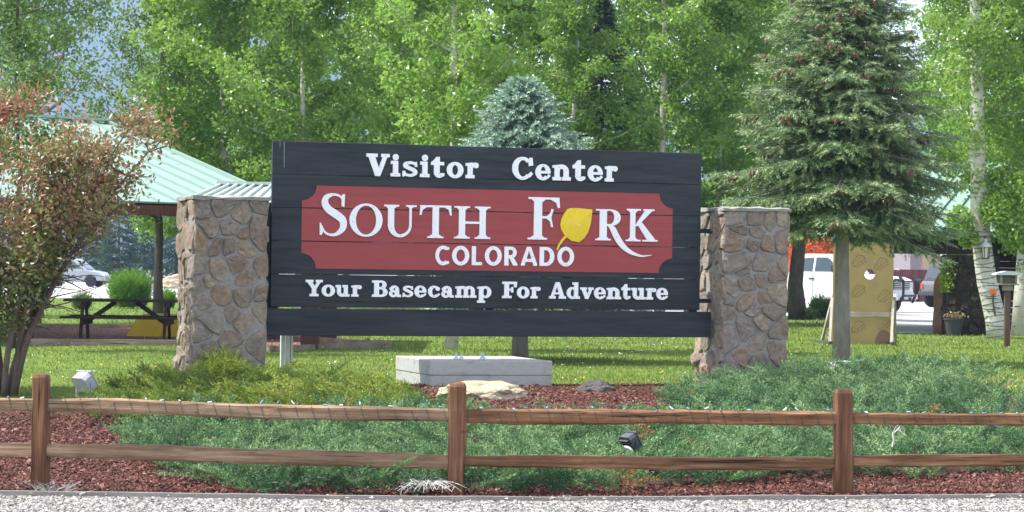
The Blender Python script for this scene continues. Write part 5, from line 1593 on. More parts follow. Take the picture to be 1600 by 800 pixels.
# ------------------------------------------------------------------ picnic pad, table and pavilions on the left
pad = [G(*q) for q in ((20, 538), (292, 541), (430, 550), (611, 543.5), (410, 530), (330, 514), (20, 514))]
flr = [Vector((p.x, p.y, p.z + .025)) for p in pad]
me = bpy.data.meshes.new('picnic_pad'); me.from_pydata(flr, [], [tuple(range(len(flr)))]); me.materials.append(M_padrock)
tag(link('picnic_pad', me), kind='structure')
brd = thing('timber_edging', 'weathered timber edging round the red gravel picnic pad', 'timber edging', pad[0])
for i in range(len(pad)):
    a, b = pad[i], pad[(i + 1) % len(pad)]
    d = (b - a).normalized()
    MB().bar(a - pad[0] + Vector((0, 0, .04)) + d * .06, b - pad[0] + Vector((0, 0, .04)) - d * .06, .10, .12).build('timber', M_timber, brd)
M_table = wood('roof_shade_wood', (.022, .014, .012), (.038, .026, .022), (.06, .042, .037), 'x', objrnd=.15)  # brown wood; the pavilion roof's shade is put into this dark colour
def picnic(label, loc, rz):
    t = thing('picnic_table', label, 'picnic table', loc, rz)
    L = 1.05
    for k in range(5):
        y = -.36 + k * .15
        MB().cbox(-L, L, y, y + .135, .69, .735, .005).build('top_plank', M_table, t)
    for s in (-1, 1):
        for k in range(2):
            y = s * .70 + (k - 1) * .145
            MB().cbox(-L, L, y, y + .135, .40, .44, .005).build('bench_plank', M_table, t)
    for x in (-.72, .72):
        for s in (-1, 1):
            MB().bar((x, s * .62, 0), (x, s * .24, .688), .045, .11).build('leg', M_table, t)
        MB().box(x + .024, x + .064, -.76, .76, .29, .398).build('bench_bearer', M_table, t)
        MB().box(x + .024, x + .064, -.36, .36, .60, .688).build('top_bearer', M_table, t)
        MB().bar((x * .95, 0, .33), (x * .25, 0, .688), .05, .08).build('brace', M_table, t)
    for x in (-L, L - .03):
        pass
    return t
q = G(196, 533)
picnic('dark brown picnic table with roof shade in its colour, under the pavilion at the left', q + Vector((0, .0, .0)), .05)
# yellow box
q = G(229, 529)
M_yel = simple('yellow_paint', (.52, .36, .025), (.60, .43, .04), 5, .6, .15, 30)
yb = thing('sandbox', 'yellow painted box with sloping sides behind the picnic table', 'box', q + Vector((0, 1.2, 0)), .05)
MB().prism([(-.52, 0), (.52, 0), (.42, .38), (-.30, .38)], -.4, .4).build('tub', M_yel, yb)
MB().prism([(-.24, .381), (.45, .381), (.45, .43), (-.20, .43)], -.44, .44).build('lid', M_yel, yb)
MB().box(-.03, .03, -.455, -.441, .36, .42).build('latch', M_dgrey, yb)

M_mint = simple('mint_metal_roof', (.19, .285, .24), (.215, .315, .27), 2, .45, .05, 5, spec=.5, objrnd=.05)
M_mintl = simple('pale_metal_roof', (.36, .43, .405), (.41, .48, .455), 2, .45, .05, 5, spec=.5, objrnd=.04)
M_gfas = simple('green_fascia', (.03, .10, .06), (.04, .13, .075), 3, .5)
M_brown = wood('brown_timber_post', (.075, .030, .022), (.105, .045, .033), (.14, .065, .048), 'z')
def metal_roof(parent, A, B, C_, D_, n, mat, name='roof_panel', th=.03):
    """panels between standing seams: A-B is the eave, D-C the ridge"""
    A, B, C_, D_ = map(Vector, (A, B, C_, D_))
    nrm = (B - A).cross(D_ - A).normalized()
    if nrm.z < 0: nrm = -nrm
    for k in range(n):
        t0, t1 = k / n, (k + 1) / n
        e0, e1, r0, r1 = A.lerp(B, t0), A.lerp(B, t1), D_.lerp(C_, t0), D_.lerp(C_, t1)
        mb = MB()
        vs = [e0, e1, r1, r0] + [q - nrm * th for q in (e0, e1, r1, r0)]
        mb.add(vs, [(0, 1, 2, 3), (7, 6, 5, 4), (0, 4, 5, 1), (1, 5, 6, 2), (2, 6, 7, 3), (3, 7, 4, 0)])
        s_ = (e1 - e0).normalized() * .014
        up_ = nrm * .045
        a0, b0_ = e0 + nrm * .002, r0 + nrm * .002
        mb.add([a0, a0 + s_ * 2, a0 + s_ * 2 + up_, a0 + up_, b0_, b0_ + s_ * 2, b0_ + s_ * 2 + up_, b0_ + up_],
               [(0, 1, 2, 3), (4, 7, 6, 5), (0, 4, 5, 1), (1, 5, 6, 2), (2, 6, 7, 3), (3, 7, 4, 0)])
        mb.build(name, mat, parent)
# pavilion 1: low-pitched gable roof turned so that one slope faces right and towards us
PV = P(455, 322, 46.0); yaw = radians(40)
PB = Vector((PV.x, PV.y, g(PV.x, PV.y)))
pav = thing('picnic_pavilion', 'open picnic pavilion with mint green standing-seam roof at the left', 'pavilion', PB, yaw)
ez = PV.z - PB.z; run, rise, dep = 6.5, 6.5 * tan(radians(15)), 10.0
metal_roof(pav, (-dep, 0, ez), (0, 0, ez), (0, run, ez + rise), (-dep, run, ez + rise), 25, M_mint)
metal_roof(pav, (-dep, 2 * run, ez), (0, 2 * run, ez), (0, run, ez + rise), (-dep, run, ez + rise), 25, M_mint)
for y0, y1, z0, z1 in ((.0, run, ez, ez + rise), (2 * run, run, ez, ez + rise)):
    for x in (.03, -dep - .03): MB().bar((x, y0, z0 - .02), (x, y1, z1 - .02), .05, .17).build('rake_trim', M_mint, pav)
MB().bar((-dep - .05, run, ez + rise + .05), (.05, run, ez + rise + .05), .3, .05).build('ridge_cap', M_mint, pav)
for y in (.03, 2 * run - .03): MB().box(-dep, 0, y - .025, y + .025, ez - .24, ez - .06).build('eave_board', M_brown, pav)
for x in (-1.6, -dep * .5, -dep + .8):
    for y in (.6, 2 * run - .6): MB().box(x - .1, x + .1, y - .1, y + .1, -.2, ez + .08).build('post', M_brown, pav)
    MB().box(x - .08, x + .08, .62, 2 * run - .62, ez - .1, ez + .10).build('tie_beam', M_brown, pav)
for y in (.6, 2 * run - .6): MB().box(-dep + .2, -.2, y - .07, y + .07, ez - .08, ez + .09).build('eave_beam', M_brown, pav)
# pavilion 2: low pale roof just behind the left end of the sign
A2 = P(282, 318, 40.6); B2 = P(520, 322, 40.6)
rz2 = P(300, 289, 44.0).z
g2 = g(-4.4, 42)
pv2 = thing('walkway_shelter', 'low shelter with pale metal roof between left pillar and sign', 'shelter', (A2.x, A2.y, g2))
w2, z2 = B2.x - A2.x, A2.z - g2
metal_roof(pv2, (0, 0, z2), (w2, 0, z2), (w2 - .3, 3.4, rz2 - g2), (.25, 3.4, rz2 - g2), 13, M_mintl)
metal_roof(pv2, (0, 6.8, z2), (w2, 6.8, z2), (w2 - .3, 3.4, rz2 - g2), (.25, 3.4, rz2 - g2), 13, M_mintl)
MB().bar((.2, 3.4, rz2 - g2 + .04), (w2 - .3, 3.4, rz2 - g2 + .04), .3, .05).build('ridge_cap', M_mintl, pv2)
MB().box(0, w2, .02, .06, z2 - .2, z2 - .035).build('eave_board', M_gfas, pv2)
pp_ = P(484, 545, 41.6)
for x, y in ((pp_.x - A2.x, pp_.y - A2.y), (.85, 1.0), (.85, 5.9), (pp_.x - A2.x - .05, 5.9)):
    MB().cbox(x - .145, x + .145, y - .145, y + .145, -.1, z2 + (.08 if y < 3 else .1), .01).build('post', M_brown, pv2)

# ------------------------------------------------------------------ stone-pillared building on the right
M_dwood = wood('dark_log_wall', (.020, .015, .012), (.032, .025, .02), (.05, .04, .032), 'x')
bD = 58.0
vb_ = P(1400, 360, bD)
gx = g(vb_.x, bD)
vc = thing('visitor_building', 'dark building with mint metal roof and stone porch columns at the right', 'building', (vb_.x, bD, gx), 0)
ez = vb_.z - gx; bw = 14.0
metal_roof(vc, (-1.4, 0, ez), (bw, 0, ez), (bw, 4.5, ez + 1.75), (1.0, 4.5, ez + 1.75), 38, M_mint)
metal_roof(vc, (-1.4, 9.0, ez), (bw, 9.0, ez), (bw, 4.5, ez + 1.75), (1.0, 4.5, ez + 1.75), 38, M_mint)
metal_roof(vc, (-1.4, 9.0, ez), (-1.4, .0, ez), (1.0, 4.49, ez + 1.75), (1.0, 4.51, ez + 1.75), 20, M_mint)
MB().box(-1.4, bw, -.03, .02, ez - .17, ez - .01).build('fascia', M_gfas, vc)
MB().box(-1.3, bw, .25, .50, ez - .52, ez - .035).build('porch_beam', M_dwood, vc)
colx = X(1485, bD) - vb_.x
s58 = bD / FPX
cw = 78 * s58
ctop = ez - .53
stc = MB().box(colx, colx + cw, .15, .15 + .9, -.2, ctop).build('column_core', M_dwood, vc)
hold = MB().box(colx + .1, colx + .2, .3, .4, ctop - .3, ctop - .1).build('stone_column', M_rock_shade, vc)
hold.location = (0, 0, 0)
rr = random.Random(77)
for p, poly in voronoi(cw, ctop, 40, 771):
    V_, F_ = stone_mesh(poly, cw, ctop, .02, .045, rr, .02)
    MB().add([(colx + x, .15 + y, z) for x, y, z in V_], F_).build('stone', M_rock_shade, hold)
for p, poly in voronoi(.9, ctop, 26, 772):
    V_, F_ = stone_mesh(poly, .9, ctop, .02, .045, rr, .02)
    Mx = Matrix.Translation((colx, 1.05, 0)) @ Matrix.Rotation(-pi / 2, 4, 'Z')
    MB().add([Mx @ Vector(v) for v in V_], F_).build('stone', M_rock_shade, hold)
# log wall set back under the roof
nlog = 12
for k in range(nlog):
    z = (ez - .5) * k / nlog
    MB().cbox(colx + cw + .02, bw - .2, 1.6, 1.85, z, z + (ez - .5) / nlog - .008, .03).build('wall_log', M_dwood, vc)
MB().cbox(colx + cw * 1.8, colx + cw * 1.8 + .9, 1.55, 1.598, 1.0, 1.9, .01).build('window', simple('dark_window', (.02, .025, .03), rough=.1, spec=.6), vc)
# porch slab
a = [G(1398, 522), G(1480, 521.5)]
# log stump carving and planter by the column
q = G(1471, 522.5)
M_log = bark('log_wood', (.10, .055, .035), (.20, .12, .08), 0, 7)
mb = MB().lathe([(.20, -.05), (.205, .2), (.19, .5), (.185, .8), (.19, 1.05), (.17, 1.22), (.10, 1.33), (.03, 1.36)], 16, wob=.22)
st = thing('log_stump', 'tall weathered log stump with rusty orange top beside the stone column', 'stump', q, .4)
mb.build('log', M_log, st, True)
MB().lathe([(.215, 0), (.20, .16), (.13, .28), (.05, .33)], 12, Matrix.Translation((.02, -.02, 1.06)), wob=.5).build('carved_top', simple('orange_wood', (.16, .07, .03), (.24, .11, .05), 9, .8, .5, 20), st, True)
q = G(1490, 525)
pt = thing('planter_pot', 'dark grey tapered planter pot at the foot of the stone column', 'planter', q)
MB().lathe([(.15, 0), (.215, .36), (.235, .365), (.235, .40), (.20, .40), (.19, .34)], 18).build('pot', simple('dark_pot', (.035, .035, .037), (.05, .05, .052), 9, .7), pt)
n = 160
C = np.stack([RNG.normal(0, .11, n), RNG.normal(0, .11, n), .42 + np.abs(RNG.normal(0, .06, n))], 1)
Vv, Ff = leaf_quads(C, .07, .04, -.2)
link('plant', np_mesh('plant', Vv, Ff, M_crab, np.clip(RNG.normal(.4, .2, n), 0, 1)), pt)['kind'] = 'stuff'
q = P(1479, 418, bD + .1)
hb = thing('hanging_plant', 'bright yellow-green trailing plant hanging from the porch beam', 'hanging plant', q)
MB().tube([(0, 0, 0), (0, 0, P(1479, 384, bD).z - q.z)], .008, 4).build('hanger', M_dgrey, hb)
MB().lathe([(.03, -.12), (.10, -.06), (.11, 0)], 10).build('basket', M_dgrey, hb)
n = 700
tt = RNG.random(n)
C = np.stack([RNG.normal(0, .09, n) * (1.1 - .5 * tt), RNG.normal(0, .09, n), .06 - tt * .62], 1)
Vv, Ff = leaf_quads(C, .06, .045, .6)
M_lime = leafy('lime_leaves', [(0, (.16, .25, .02, 1)), (1, (.36, .46, .06, 1))], .4, .5)
link('trailing_leaves', np_mesh('trailing_leaves', Vv, Ff, M_lime, RNG.random(n)), hb)

# ------------------------------------------------------------------ shrubs
M_grassclump = leafy('tall_grass_clump', [(0, (.05, .12, .02, 1)), (.6, (.11, .23, .03, 1)), (1, (.22, .36, .06, 1))], .4, .5)
M_shrub = leafy('shrub_leaves', [(0, (.045, .085, .03, 1)), (.5, (.10, .16, .055, 1)), (1, (.20, .25, .10, 1))], .3, .6)
def clump(label, px, py, w_px, h_px, n, mat, name, cat, dz=0, D=None):
    q = G(px, py) if D is None else Vector((X(px, D), D, g(X(px, D), D)))
    s_ = q.y / FPX
    R_, H_ = w_px * s_ / 2, h_px * s_
    a = RNG.uniform(0, 2 * pi, n); r = np.sqrt(RNG.random(n)) * R_
    b = np.stack([np.cos(a) * r * .75, np.sin(a) * r * .75, RNG.uniform(0, .45, n) * H_], 1)
    h = H_ * RNG.uniform(.35, .62, n) * (1.1 - .35 * (r / R_) ** 2)
    d = np.stack([np.cos(a) * r / R_ * .45, np.sin(a) * r / R_ * .45, np.ones(n)], 1) + RNG.normal(0, .2, (n, 3))
    V_ = sprays(b, d, h, 9, .012 * s_ / .015, .30, .05, .55)
    o = link(name, np_mesh(name, V_, tri_faces(len(V_)), mat, np.repeat(np.clip(RNG.normal(.5, .22, n), 0, 1), 9)), None, q)
    return tag(o, label, cat)
clump('tall bright green grass clump behind the picnic table', 203, 482, 66, 66, 1500, M_grassclump, 'grass_clump', 'grass clump')
clump('small green shrub right of the dark shade tree trunk', 262, 482, 24, 34, 420, M_grassclump, 'shrub', 'shrub')
clump('low grey-green shrub left of the tall grass clump', 128, 484, 34, 30, 420, M_shrub, 'shrub', 'shrub')
clump('olive green shrub in front of the white pickup door', 1284, 499, 42, 40, 700, M_shrub, 'shrub', 'shrub')
clump('small weedy shrub between the pale board and the dark trunk', 1266, 500, 22, 22, 300, M_shrub, 'shrub', 'shrub')

# tan rocks and low far things on the left
q = Vector((X(272, 150), 150, g(X(272, 150), 150)))
boulder('boulder', 'pale tan boulder at the far side of the lot beside left pillar', 'boulder', q + Vector((0, 0, .25)), (.8, .6, .55), 5.1, M_tan)

# ------------------------------------------------------------------ vehicles
M_carw = simple('white_car_paint', (.72, .73, .74), rough=.25, spec=.5)
M_carg = simple('grey_car_paint', (.085, .088, .085), (.10, .10, .095), 3, .4, spec=.5)
M_carb = simple('blue_grey_car_paint', (.25, .28, .31), rough=.3, spec=.5)
M_tyre = simple('tyre_rubber', (.018, .018, .019), (.028, .028, .028), 20, .85)
M_rim = simple('wheel_rim', (.38, .39, .40), rough=.35, metal=.6)
M_black_pl = simple('black_plastic', (.018, .019, .021), (.026, .027, .029), 9, .5)
M_cglass = simple('car_glass', (.055, .08, .10), (.075, .10, .125), 2, .14, spec=.4)
M_lamp = simple('head_lamp', (.55, .57, .60), rough=.1, spec=.7)
M_tail = simple('tail_lamp', (.40, .02, .02), rough=.2, spec=.6)
M_plate2 = simple('number_plate', (.55, .57, .60), rough=.5)
M_vinyl = simple('black_vinyl', (.035, .042, .055), (.05, .058, .07), 6, .6)
def wheel_mesh(r, w_):
    t = MB().lathe([(r * .62, -w_ / 2), (r * .93, -w_ / 2), (r, -w_ * .36), (r, w_ * .36), (r * .93, w_ / 2), (r * .62, w_ / 2)], 20).mesh('tyre', M_tyre, True)
    rm = MB().lathe([(r * .60, -w_ * .42), (r * .58, w_ * .44), (r * .30, w_ * .40), (r * .12, w_ * .47), (.01, w_ * .47)], 14).mesh('rim', M_rim)
    return t, rm
def add_wheels(t, xs, yt, r, w_):
    tm, rm = wheel_mesh(r, w_)
    for x in xs:
        for s in (-1, 1):
            o = link('wheel', tm, t, (x, s * yt, r), (-s * pi / 2, 0, 0))
            link('rim', rm, o)
def slab(prof, hw, hw_top=None, ztop=None, bevel=.04):
    """side profile polygon (x,z) given a width; upper points lean inwards"""
    bm = bmesh.new()
    zmax = max(p[1] for p in prof); zmin = min(p[1] for p in prof)
    def wd(z): return hw if hw_top is None else hw + (hw_top - hw) * (z - zmin) / (zmax - zmin)
    a = [bm.verts.new((x, -wd(z), z)) for x, z in prof]; b = [bm.verts.new((x, wd(z), z)) for x, z in prof]
    bm.faces.new(a); bm.faces.new(b[::-1])
    n_ = len(prof)
    for i in range(n_): bm.faces.new((a[i], b[i], b[(i + 1) % n_], a[(i + 1) % n_]))
    bmesh.ops.recalc_face_normals(bm, faces=bm.faces)
    bmesh.ops.bevel(bm, geom=[e for e in bm.edges if e.calc_face_angle(0) > .25], offset=bevel, segments=2, affect='EDGES', profile=.6)
    mb = MB(); bm.verts.index_update()
    mb.add([v.co.copy() for v in bm.verts], [[v.index for v in f.verts] for f in bm.faces]); bm.free()
    return mb
def arch(cx, r, z0, n_=7, flip=False):
    pts_ = [(cx + r * cos(a), z0 + (r) * sin(a)) for a in np.linspace(pi, 0, n_)]
    return pts_ if not flip else pts_[::-1]
def side_panel(t, name, poly, hwf, mat, off=.012):
    """thin panes and panels on both flanks, following the lean of the flank"""
    for s in (-1, 1):
        vs = [(x, s * (hwf(z) + off), z) for x, z in poly] + [(x, s * (hwf(z) - .02), z) for x, z in poly]
        n_ = len(poly)
        MB().add(vs, [tuple(range(n_)), tuple(range(2 * n_ - 1, n_ - 1, -1))] + [(i, (i + 1) % n_, (i + 1) % n_ + n_, i + n_) for i in range(n_)]).build(name, mat, t)

# white pickup: +x is forward
def pickup(label, loc, rz):
    t = thing('pickup_truck', label, 'pickup', loc, rz)
    hw = 1.0
    prof = [(-2.9, .62), (-2.9, 1.32), (-.62, 1.34), (1.05, 1.32), (2.45, 1.22), (2.72, 1.12), (2.76, .70), (2.70, .52)] + [(x, z) for x, z in arch(1.95, .50, .50)][::-1] + [(1.30, .46), (-1.30, .46)] + arch(-1.85, .50, .50)[::-1] + [(-2.45, .55)]
    slab(prof, hw, None, bevel=.05).build('body', M_carw, t)
    cabp = [(-.66, 1.33), (-.52, 1.90), (-.30, 1.95), (.45, 1.95), (.62, 1.91), (1.22, 1.32)]
    slab(cabp, .96, .78, bevel=.05).build('cab', M_carw, t)
    f = lambda z: .96 + (.78 - .96) * (z - 1.32) / .63
    side_panel(t, 'rear_window', [(-.50, 1.38), (-.40, 1.80), (.02, 1.84), (.02, 1.38)], f, M_cglass)
    side_panel(t, 'front_window', [(.10, 1.38), (.10, 1.84), (.50, 1.84), (.62, 1.78), (1.0, 1.38)], f, M_cglass)
    MB().add([(1.16, -.80, 1.40), (1.16, .80, 1.40), (.70, .68, 1.87), (.70, -.68, 1.87)], [(0, 1, 2, 3)]).build('windshield', M_cglass, t)
    w0 = MB().box(2.762, 2.79, -.62, .62, .82, 1.08).build('grille', M_black_pl, t)
    for k in range(4): MB().box(2.791, 2.80, -.60, .60, .85 + k * .06, .87 + k * .06).build('grille_bar', M_lamp, w0)
    MB().lathe([(.085, 0), (.07, .02)], 14, Matrix.Translation((2.80, 0, .96)) @ Matrix.Rotation(pi / 2, 4, 'Y')).build('emblem', M_lamp, t)
    for s in (-1, 1):
        MB().cbox(2.66, 2.775, s * .80 - .15, s * .80 + .15, .84, 1.07, .03).build('headlight', M_lamp, t)
    MB().cbox(2.72, 2.93, -.98, .98, .46, .70, .05).build('bumper', M_carw, t)
    MB().box(2.931, 2.945, -.42, .42, .44, .56).build('air_intake', M_black_pl, t)
    MB().box(2.946, 2.955, -.16, .16, .50, .64).build('licence_plate', M_plate2, t)
    bb_ = MB()
    for s in (-1, 1):
        bb_.tube([(2.94, s * .48, .38), (3.06, s * .48, .62), (3.06, s * .48, 1.1), (2.92, s * .48, 1.24)], .05, 8)
        bb_.tube([(3.02, s * .50, 1.12), (2.98, s * .95, 1.14), (2.88, s * 1.06, 1.02), (2.86, s * 1.06, .55), (2.94, s * .9, .45)], .045, 8)
    bb_.tube([(3.05, -.48, 1.08), (3.05, .48, 1.08)], .03, 6); bb_.tube([(3.06, -.48, .62), (3.06, .48, .62)], .04, 6)
    bb_.build('bull_bar', M_black_pl, t)
    for s in (-1, 1):
        MB().cbox(.86, .98, s * 1.20 - .12, s * 1.20 + .12, 1.36, 1.62, .03).build('mirror', M_black_pl, t)
        MB().bar((.92, s * .95, 1.40), (.92, s * 1.10, 1.44), .05, .04).build('mirror_arm', M_black_pl, t)
        for x in (.02, -.62): MB().cbox(x - .10, x + .10, s * 1.012 - .014, s * 1.012 + .014, 1.12, 1.16, .006).build('door_handle', M_black_pl, t)
        for x in (.06, 1.06, -.70): MB().box(x - .006, x + .006, s * 1.001 - .004, s * 1.001 + .004, .52, 1.3).build('door_seam', M_black_pl, t)
        for x in (-1.85, 1.95):
            mb = MB()
            pts_ = [(x + .53 * cos(a), s * 1.0, .50 + .53 * sin(a)) for a in np.linspace(.1, pi - .1, 9)]
            mb.tube(pts_, .035, 5); mb.build('wheel_arch', M_carw, t)
        MB().cbox(-2.94, -2.86, s * .88 - .09, s * .88 + .09, .9, 1.22, .02).build('tail_light', M_tail, t)
    MB().cbox(-3.05, -2.88, -.95, .95, .5, .66, .03).build('rear_bumper', M_rim, t)
    add_wheels(t, (-1.85, 1.95), .86, .40, .27)
    return t
pD = 83.5
a_h = math.radians(-33)
fwd = Vector((cos(a_h), sin(a_h), 0))
front = Vector((X(1412, pD), pD, 0))
c_ = front - fwd * 2.85
pickup('white pickup truck with black bull bar parked behind the cutout board', Vector((c_.x, c_.y, g(front.x, pD) + .02)), a_h)

# open-backed off-roader with soft top
def jeep(label, loc, rz):
    t = thing('off_roader', label, 'car', loc, rz)
    hw = .78
    prof = [(-1.75, .60), (-1.78, .95), (-1.70, 1.10), (.55, 1.12), (.62, 1.16), (1.75, 1.08), (1.85, .95), (1.85, .60)] + arch(1.2, .46, .5)[::-1] + [(.6, .5), (-.75, .5)] + arch(-1.25, .46, .5)[::-1]
    slab(prof, hw, bevel=.03).build('body', M_carg, t)
    top = [(-1.68, 1.11), (-1.46, 1.74), (-1.30, 1.80), (.28, 1.80), (.42, 1.76), (.66, 1.13)]
    slab(top, .74, .64, bevel=.04).build('soft_top', M_vinyl, t)
    f = lambda z: .74 - .10 * (z - 1.11) / .69
    side_panel(t, 'rear_window', [(-1.30, 1.20), (-1.22, 1.62), (-.62, 1.62), (-.62, 1.20)], f, M_cglass)
    side_panel(t, 'door_window', [(-.50, 1.18), (-.50, 1.64), (.20, 1.64), (.40, 1.18)], f, M_cglass)
    MB().add([(-1.67, -.5, 1.2), (-1.67, .5, 1.2), (-1.51, .46, 1.64), (-1.51, -.46, 1.64)], [(3, 2, 1, 0)]).build('back_window', M_vinyl, t)
    for s in (-1, 1):
        MB().cbox(-1.81, -1.72, s * .66 - .09, s * .66 + .09, .78, .98, .015).build('tail_light', M_tail, t)
        for x in (-1.25, 1.2):
            mb = MB(); mb.tube([(x + .5 * cos(a), s * .84, .52 + .5 * sin(a)) for a in np.linspace(.05, pi - .05, 9)], .07, 6); mb.build('fender_flare', M_black_pl, t)
        MB().cbox(-.02, .16, s * .79 - .012, s * .79 + .012, .92, .96, .005).build('door_handle', M_black_pl, t)
    MB().cbox(-1.95, -1.80, -.76, .76, .50, .66, .02).build('rear_bumper', M_black_pl, t)
    MB().cbox(1.86, 1.98, -.76, .76, .50, .66, .02).build('front_bumper', M_black_pl, t)
    add_wheels(t, (-1.25, 1.2), .72, .38, .24)
    return t
jD = 106.0
x = X(1508, jD)
jeep('grey off-roader with black soft top parked beyond the pickup, beside the stone column', Vector((x + .12, jD, g(x, jD))), radians(20))

def hatch(label, loc, rz, mat, H=1.62):
    t = thing('parked_car', label, 'car', loc, rz)
    k = H / 1.62
    prof = [(-2.05, .45), (-2.12, .85), (-2.0, 1.0 * k), (1.0, .98 * k), (1.75, .86 * k), (2.05, .70), (2.05, .40)] + arch(1.28, .38, .38)[::-1] + [(.8, .28), (-.8, .28)] + arch(-1.28, .38, .38)[::-1] + [(-1.75, .38)]
    slab(prof, .88, bevel=.06).build('body', mat, t)
    slab([(-1.98, .98 * k), (-1.72, H - .06), (-1.4, H), (.1, H), (.35, H - .06), (1.1, .97 * k)], .84, .62, bevel=.06).build('cabin', mat, t)
    f = lambda z: .84 - .22 * (z - .98 * k) / (H - .98 * k)
    side_panel(t, 'side_window', [(-1.70, 1.06 * k), (-1.52, H - .14), (-.45, H - .11), (-.45, 1.06 * k)], f, M_cglass)
    side_panel(t, 'side_window', [(-.37, 1.06 * k), (-.37, H - .11), (.12, H - .13), (.75, 1.06 * k)], f, M_cglass)
    MB().add([(-2.0, -.68, 1.06 * k), (-2.0, .68, 1.06 * k), (-1.78, .56, H - .14), (-1.78, -.56, H - .14)], [(3, 2, 1, 0)]).build('rear_window', M_cglass, t)
    MB().add([(1.06, -.68, 1.04 * k), (1.06, .68, 1.04 * k), (.46, .56, H - .12), (.46, -.56, H - .12)], [(0, 1, 2, 3)]).build('windshield', M_cglass, t)
    for s in (-1, 1):
        MB().cbox(-2.13, -2.0, s * .74 - .11, s * .74 + .11, .78, 1.02, .02).build('tail_light', M_tail, t)
        MB().cbox(1.92, 2.06, s * .66 - .14, s * .66 + .14, .60, .74, .02).build('headlight', M_lamp, t)
    MB().cbox(-2.2, -2.02, -.84, .84, .38, .58, .04).build('rear_bumper', mat, t)
    MB().box(-2.215, -2.201, -.22, .22, .44, .56).build('licence_plate', M_plate2, t)
    add_wheels(t, (-1.28, 1.28), .76, .32, .2)
    return t
x = X(1431, 150); hatch('white hatchback with red tail lights seen between pickup and off-roader', Vector((x, 150, g(x, 150))), radians(50), M_carw, 1.7)
x = X(116, 155); hatch('blue-grey parked car seen through the crabapple leaves', Vector((x, 155, g(x, 155))), radians(-8), M_carb, 1.7)

# orange steel framework on wheels behind the pickup
M_orange = simple('orange_steel', (.52, .075, .022), (.64, .12, .03), 4, .5)
oD = 96.0
q = Vector((X(1262, oD), oD, g(X(1262, oD), oD)))
fr = thing('farm_implement', 'orange steel framework with raised spoked wheels behind the white pickup', 'farm implement', q, .1)
s_ = oD / FPX
def fx(px, py, y=0): return Vector(((px - 1262) * s_, y, P(px, py, oD).z - q.z))
mb = MB()
for a, b in (((1236, 402), (1300, 388)), ((1264, 401), (1290, 391)), ((1285, 374), (1300, 390)), ((1270, 377), (1264, 401)), ((1236, 375), (1236, 440)), ((1238, 378), (1270, 376))):
    mb.bar(fx(*a), fx(*b, .3), .12, .12)
mb.bar(fx(1240, 440), fx(1300, 440), .14, .14); mb.bar(fx(1290, 391), fx(1290, 470), .12, .12); mb.bar(fx(1240, 400, .3), fx(1240, 470), .12, .12)
mb.build('frame', M_orange, fr)
whm = None
for px, py, r_ in ((1238, 384, .34), (1240, 395, .30), (1262, 385, .2), (1275, 376, .3), (1286, 381, .34), (1297, 387, .28), (1270, 397, .3)):
    mb = MB()
    n_ = 14
    mb.tube([(r_ * cos(2 * pi * k / n_), 0, r_ * sin(2 * pi * k / n_)) for k in range(n_ + 1)], .035, 5)
    for k in range(7): mb.tube([(0, 0, 0), (r_ * cos(2 * pi * k / 7), 0, r_ * sin(2 * pi * k / 7))], .03, 4)
    mb.lathe([(.1, -.05), (.1, .05)], 8, Matrix.Rotation(pi / 2, 4, 'X'))
    mb.build('spoked_wheel', M_orange, fr, loc=fx(px, py, -.15), rot=(.3, 0, .5 * (px % 3 - 1)))
add_wheels(fr, (-.8, .8), .9, .4, .25)

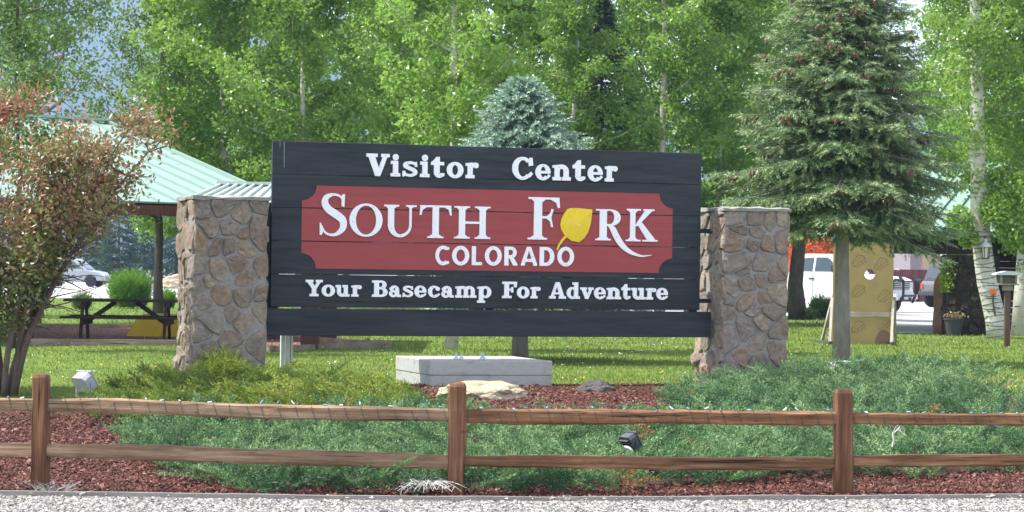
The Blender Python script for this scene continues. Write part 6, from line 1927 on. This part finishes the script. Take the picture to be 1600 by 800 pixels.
# far brick building and low red wall on the right
kb = NT('tan_brick')
br = kb.n('ShaderNodeTexBrick'); tc = kb.n('ShaderNodeTexCoord'); mp = kb.n('ShaderNodeMapping')
mp.inputs['Rotation'].default_value = (pi / 2, 0, 0)
kb.l(tc.outputs['Object'], mp.inputs[0]); kb.l(mp.outputs[0], br.inputs[0])
br.inputs['Color1'].default_value = (.36, .235, .155, 1); br.inputs['Color2'].default_value = (.30, .19, .125, 1); br.inputs['Mortar'].default_value = (.33, .29, .25, 1)
br.inputs['Scale'].default_value = 3.0
kb.l(br.outputs[0], kb.b.inputs['Base Color']); kb.b.inputs['Roughness'].default_value = .9
D_ = 145.0
x0_ = X(1438, D_); gz = g(x0_, D_)
bk = thing('brick_building', 'far tan brick building with grey corner pier seen through the porch opening', 'building', (x0_, D_, gz - .2))
MB().box(0, 16, 0, 8, 0, 4.6).build('wall', kb.m, bk)
MB().box(-.6, -.003, -.12, 8.1, 0, 4.9).build('corner_pier', simple('grey_purple_render', (.16, .13, .145), (.19, .155, .17), 2, .9), bk)
MB().box(-.7, 16.2, -.25, 8.2, 4.6, 4.85).build('parapet', M_carb, bk)
zs = P(1470, 402, D_).z - gz + .2
MB().cbox(X(1467, D_) - x0_, X(1492, D_) - x0_, -.35, -.004, zs, zs + .66, .03).build('sign_box', M_plate, bk)
w_ = MB().box(1.9, 3.4, -.06, -.003, .9, 2.1).build('window', M_rim, bk)
MB().box(2.0, 3.3, -.075, -.061, 1.0, 2.0).build('pane', M_cglass, w_)
M_redw = wood('dark_red_boards', (.075, .022, .022), (.10, .03, .03), (.13, .042, .04), 'z')
D_ = 128.0
fw = thing('board_fence', 'low dark red board fence behind the white pickup', 'fence', (X(1330, D_), D_, g(X(1390, D_), D_)))
for k in range(34): MB().box(k * .12, k * .12 + .112, 0, .03, 0, 1.62).build('board', M_redw, fw)
for z in (.4, 1.2): MB().box(0, 34 * .12, .031, .08, z, z + .09).build('rail', M_redw, fw)

# ------------------------------------------------------------------ air
hz = MB().box(-4500, 4500, -60, 4200, -3, 480).build('haze', simple('haze_air', (.8, .8, .8)))
hz['kind'] = 'stuff'
km = hz.data.materials[0]; nt_ = km.node_tree
nt_.links.clear()
out_ = nt_.nodes['Material Output']
pv = nt_.nodes.new('ShaderNodeVolumePrincipled')
pv.inputs['Color'].default_value = (.46, .62, .92, 1)
pv.inputs['Density'].default_value = .00026
pv.inputs['Anisotropy'].default_value = .2
nt_.links.new(pv.outputs[0], out_.inputs['Volume'])
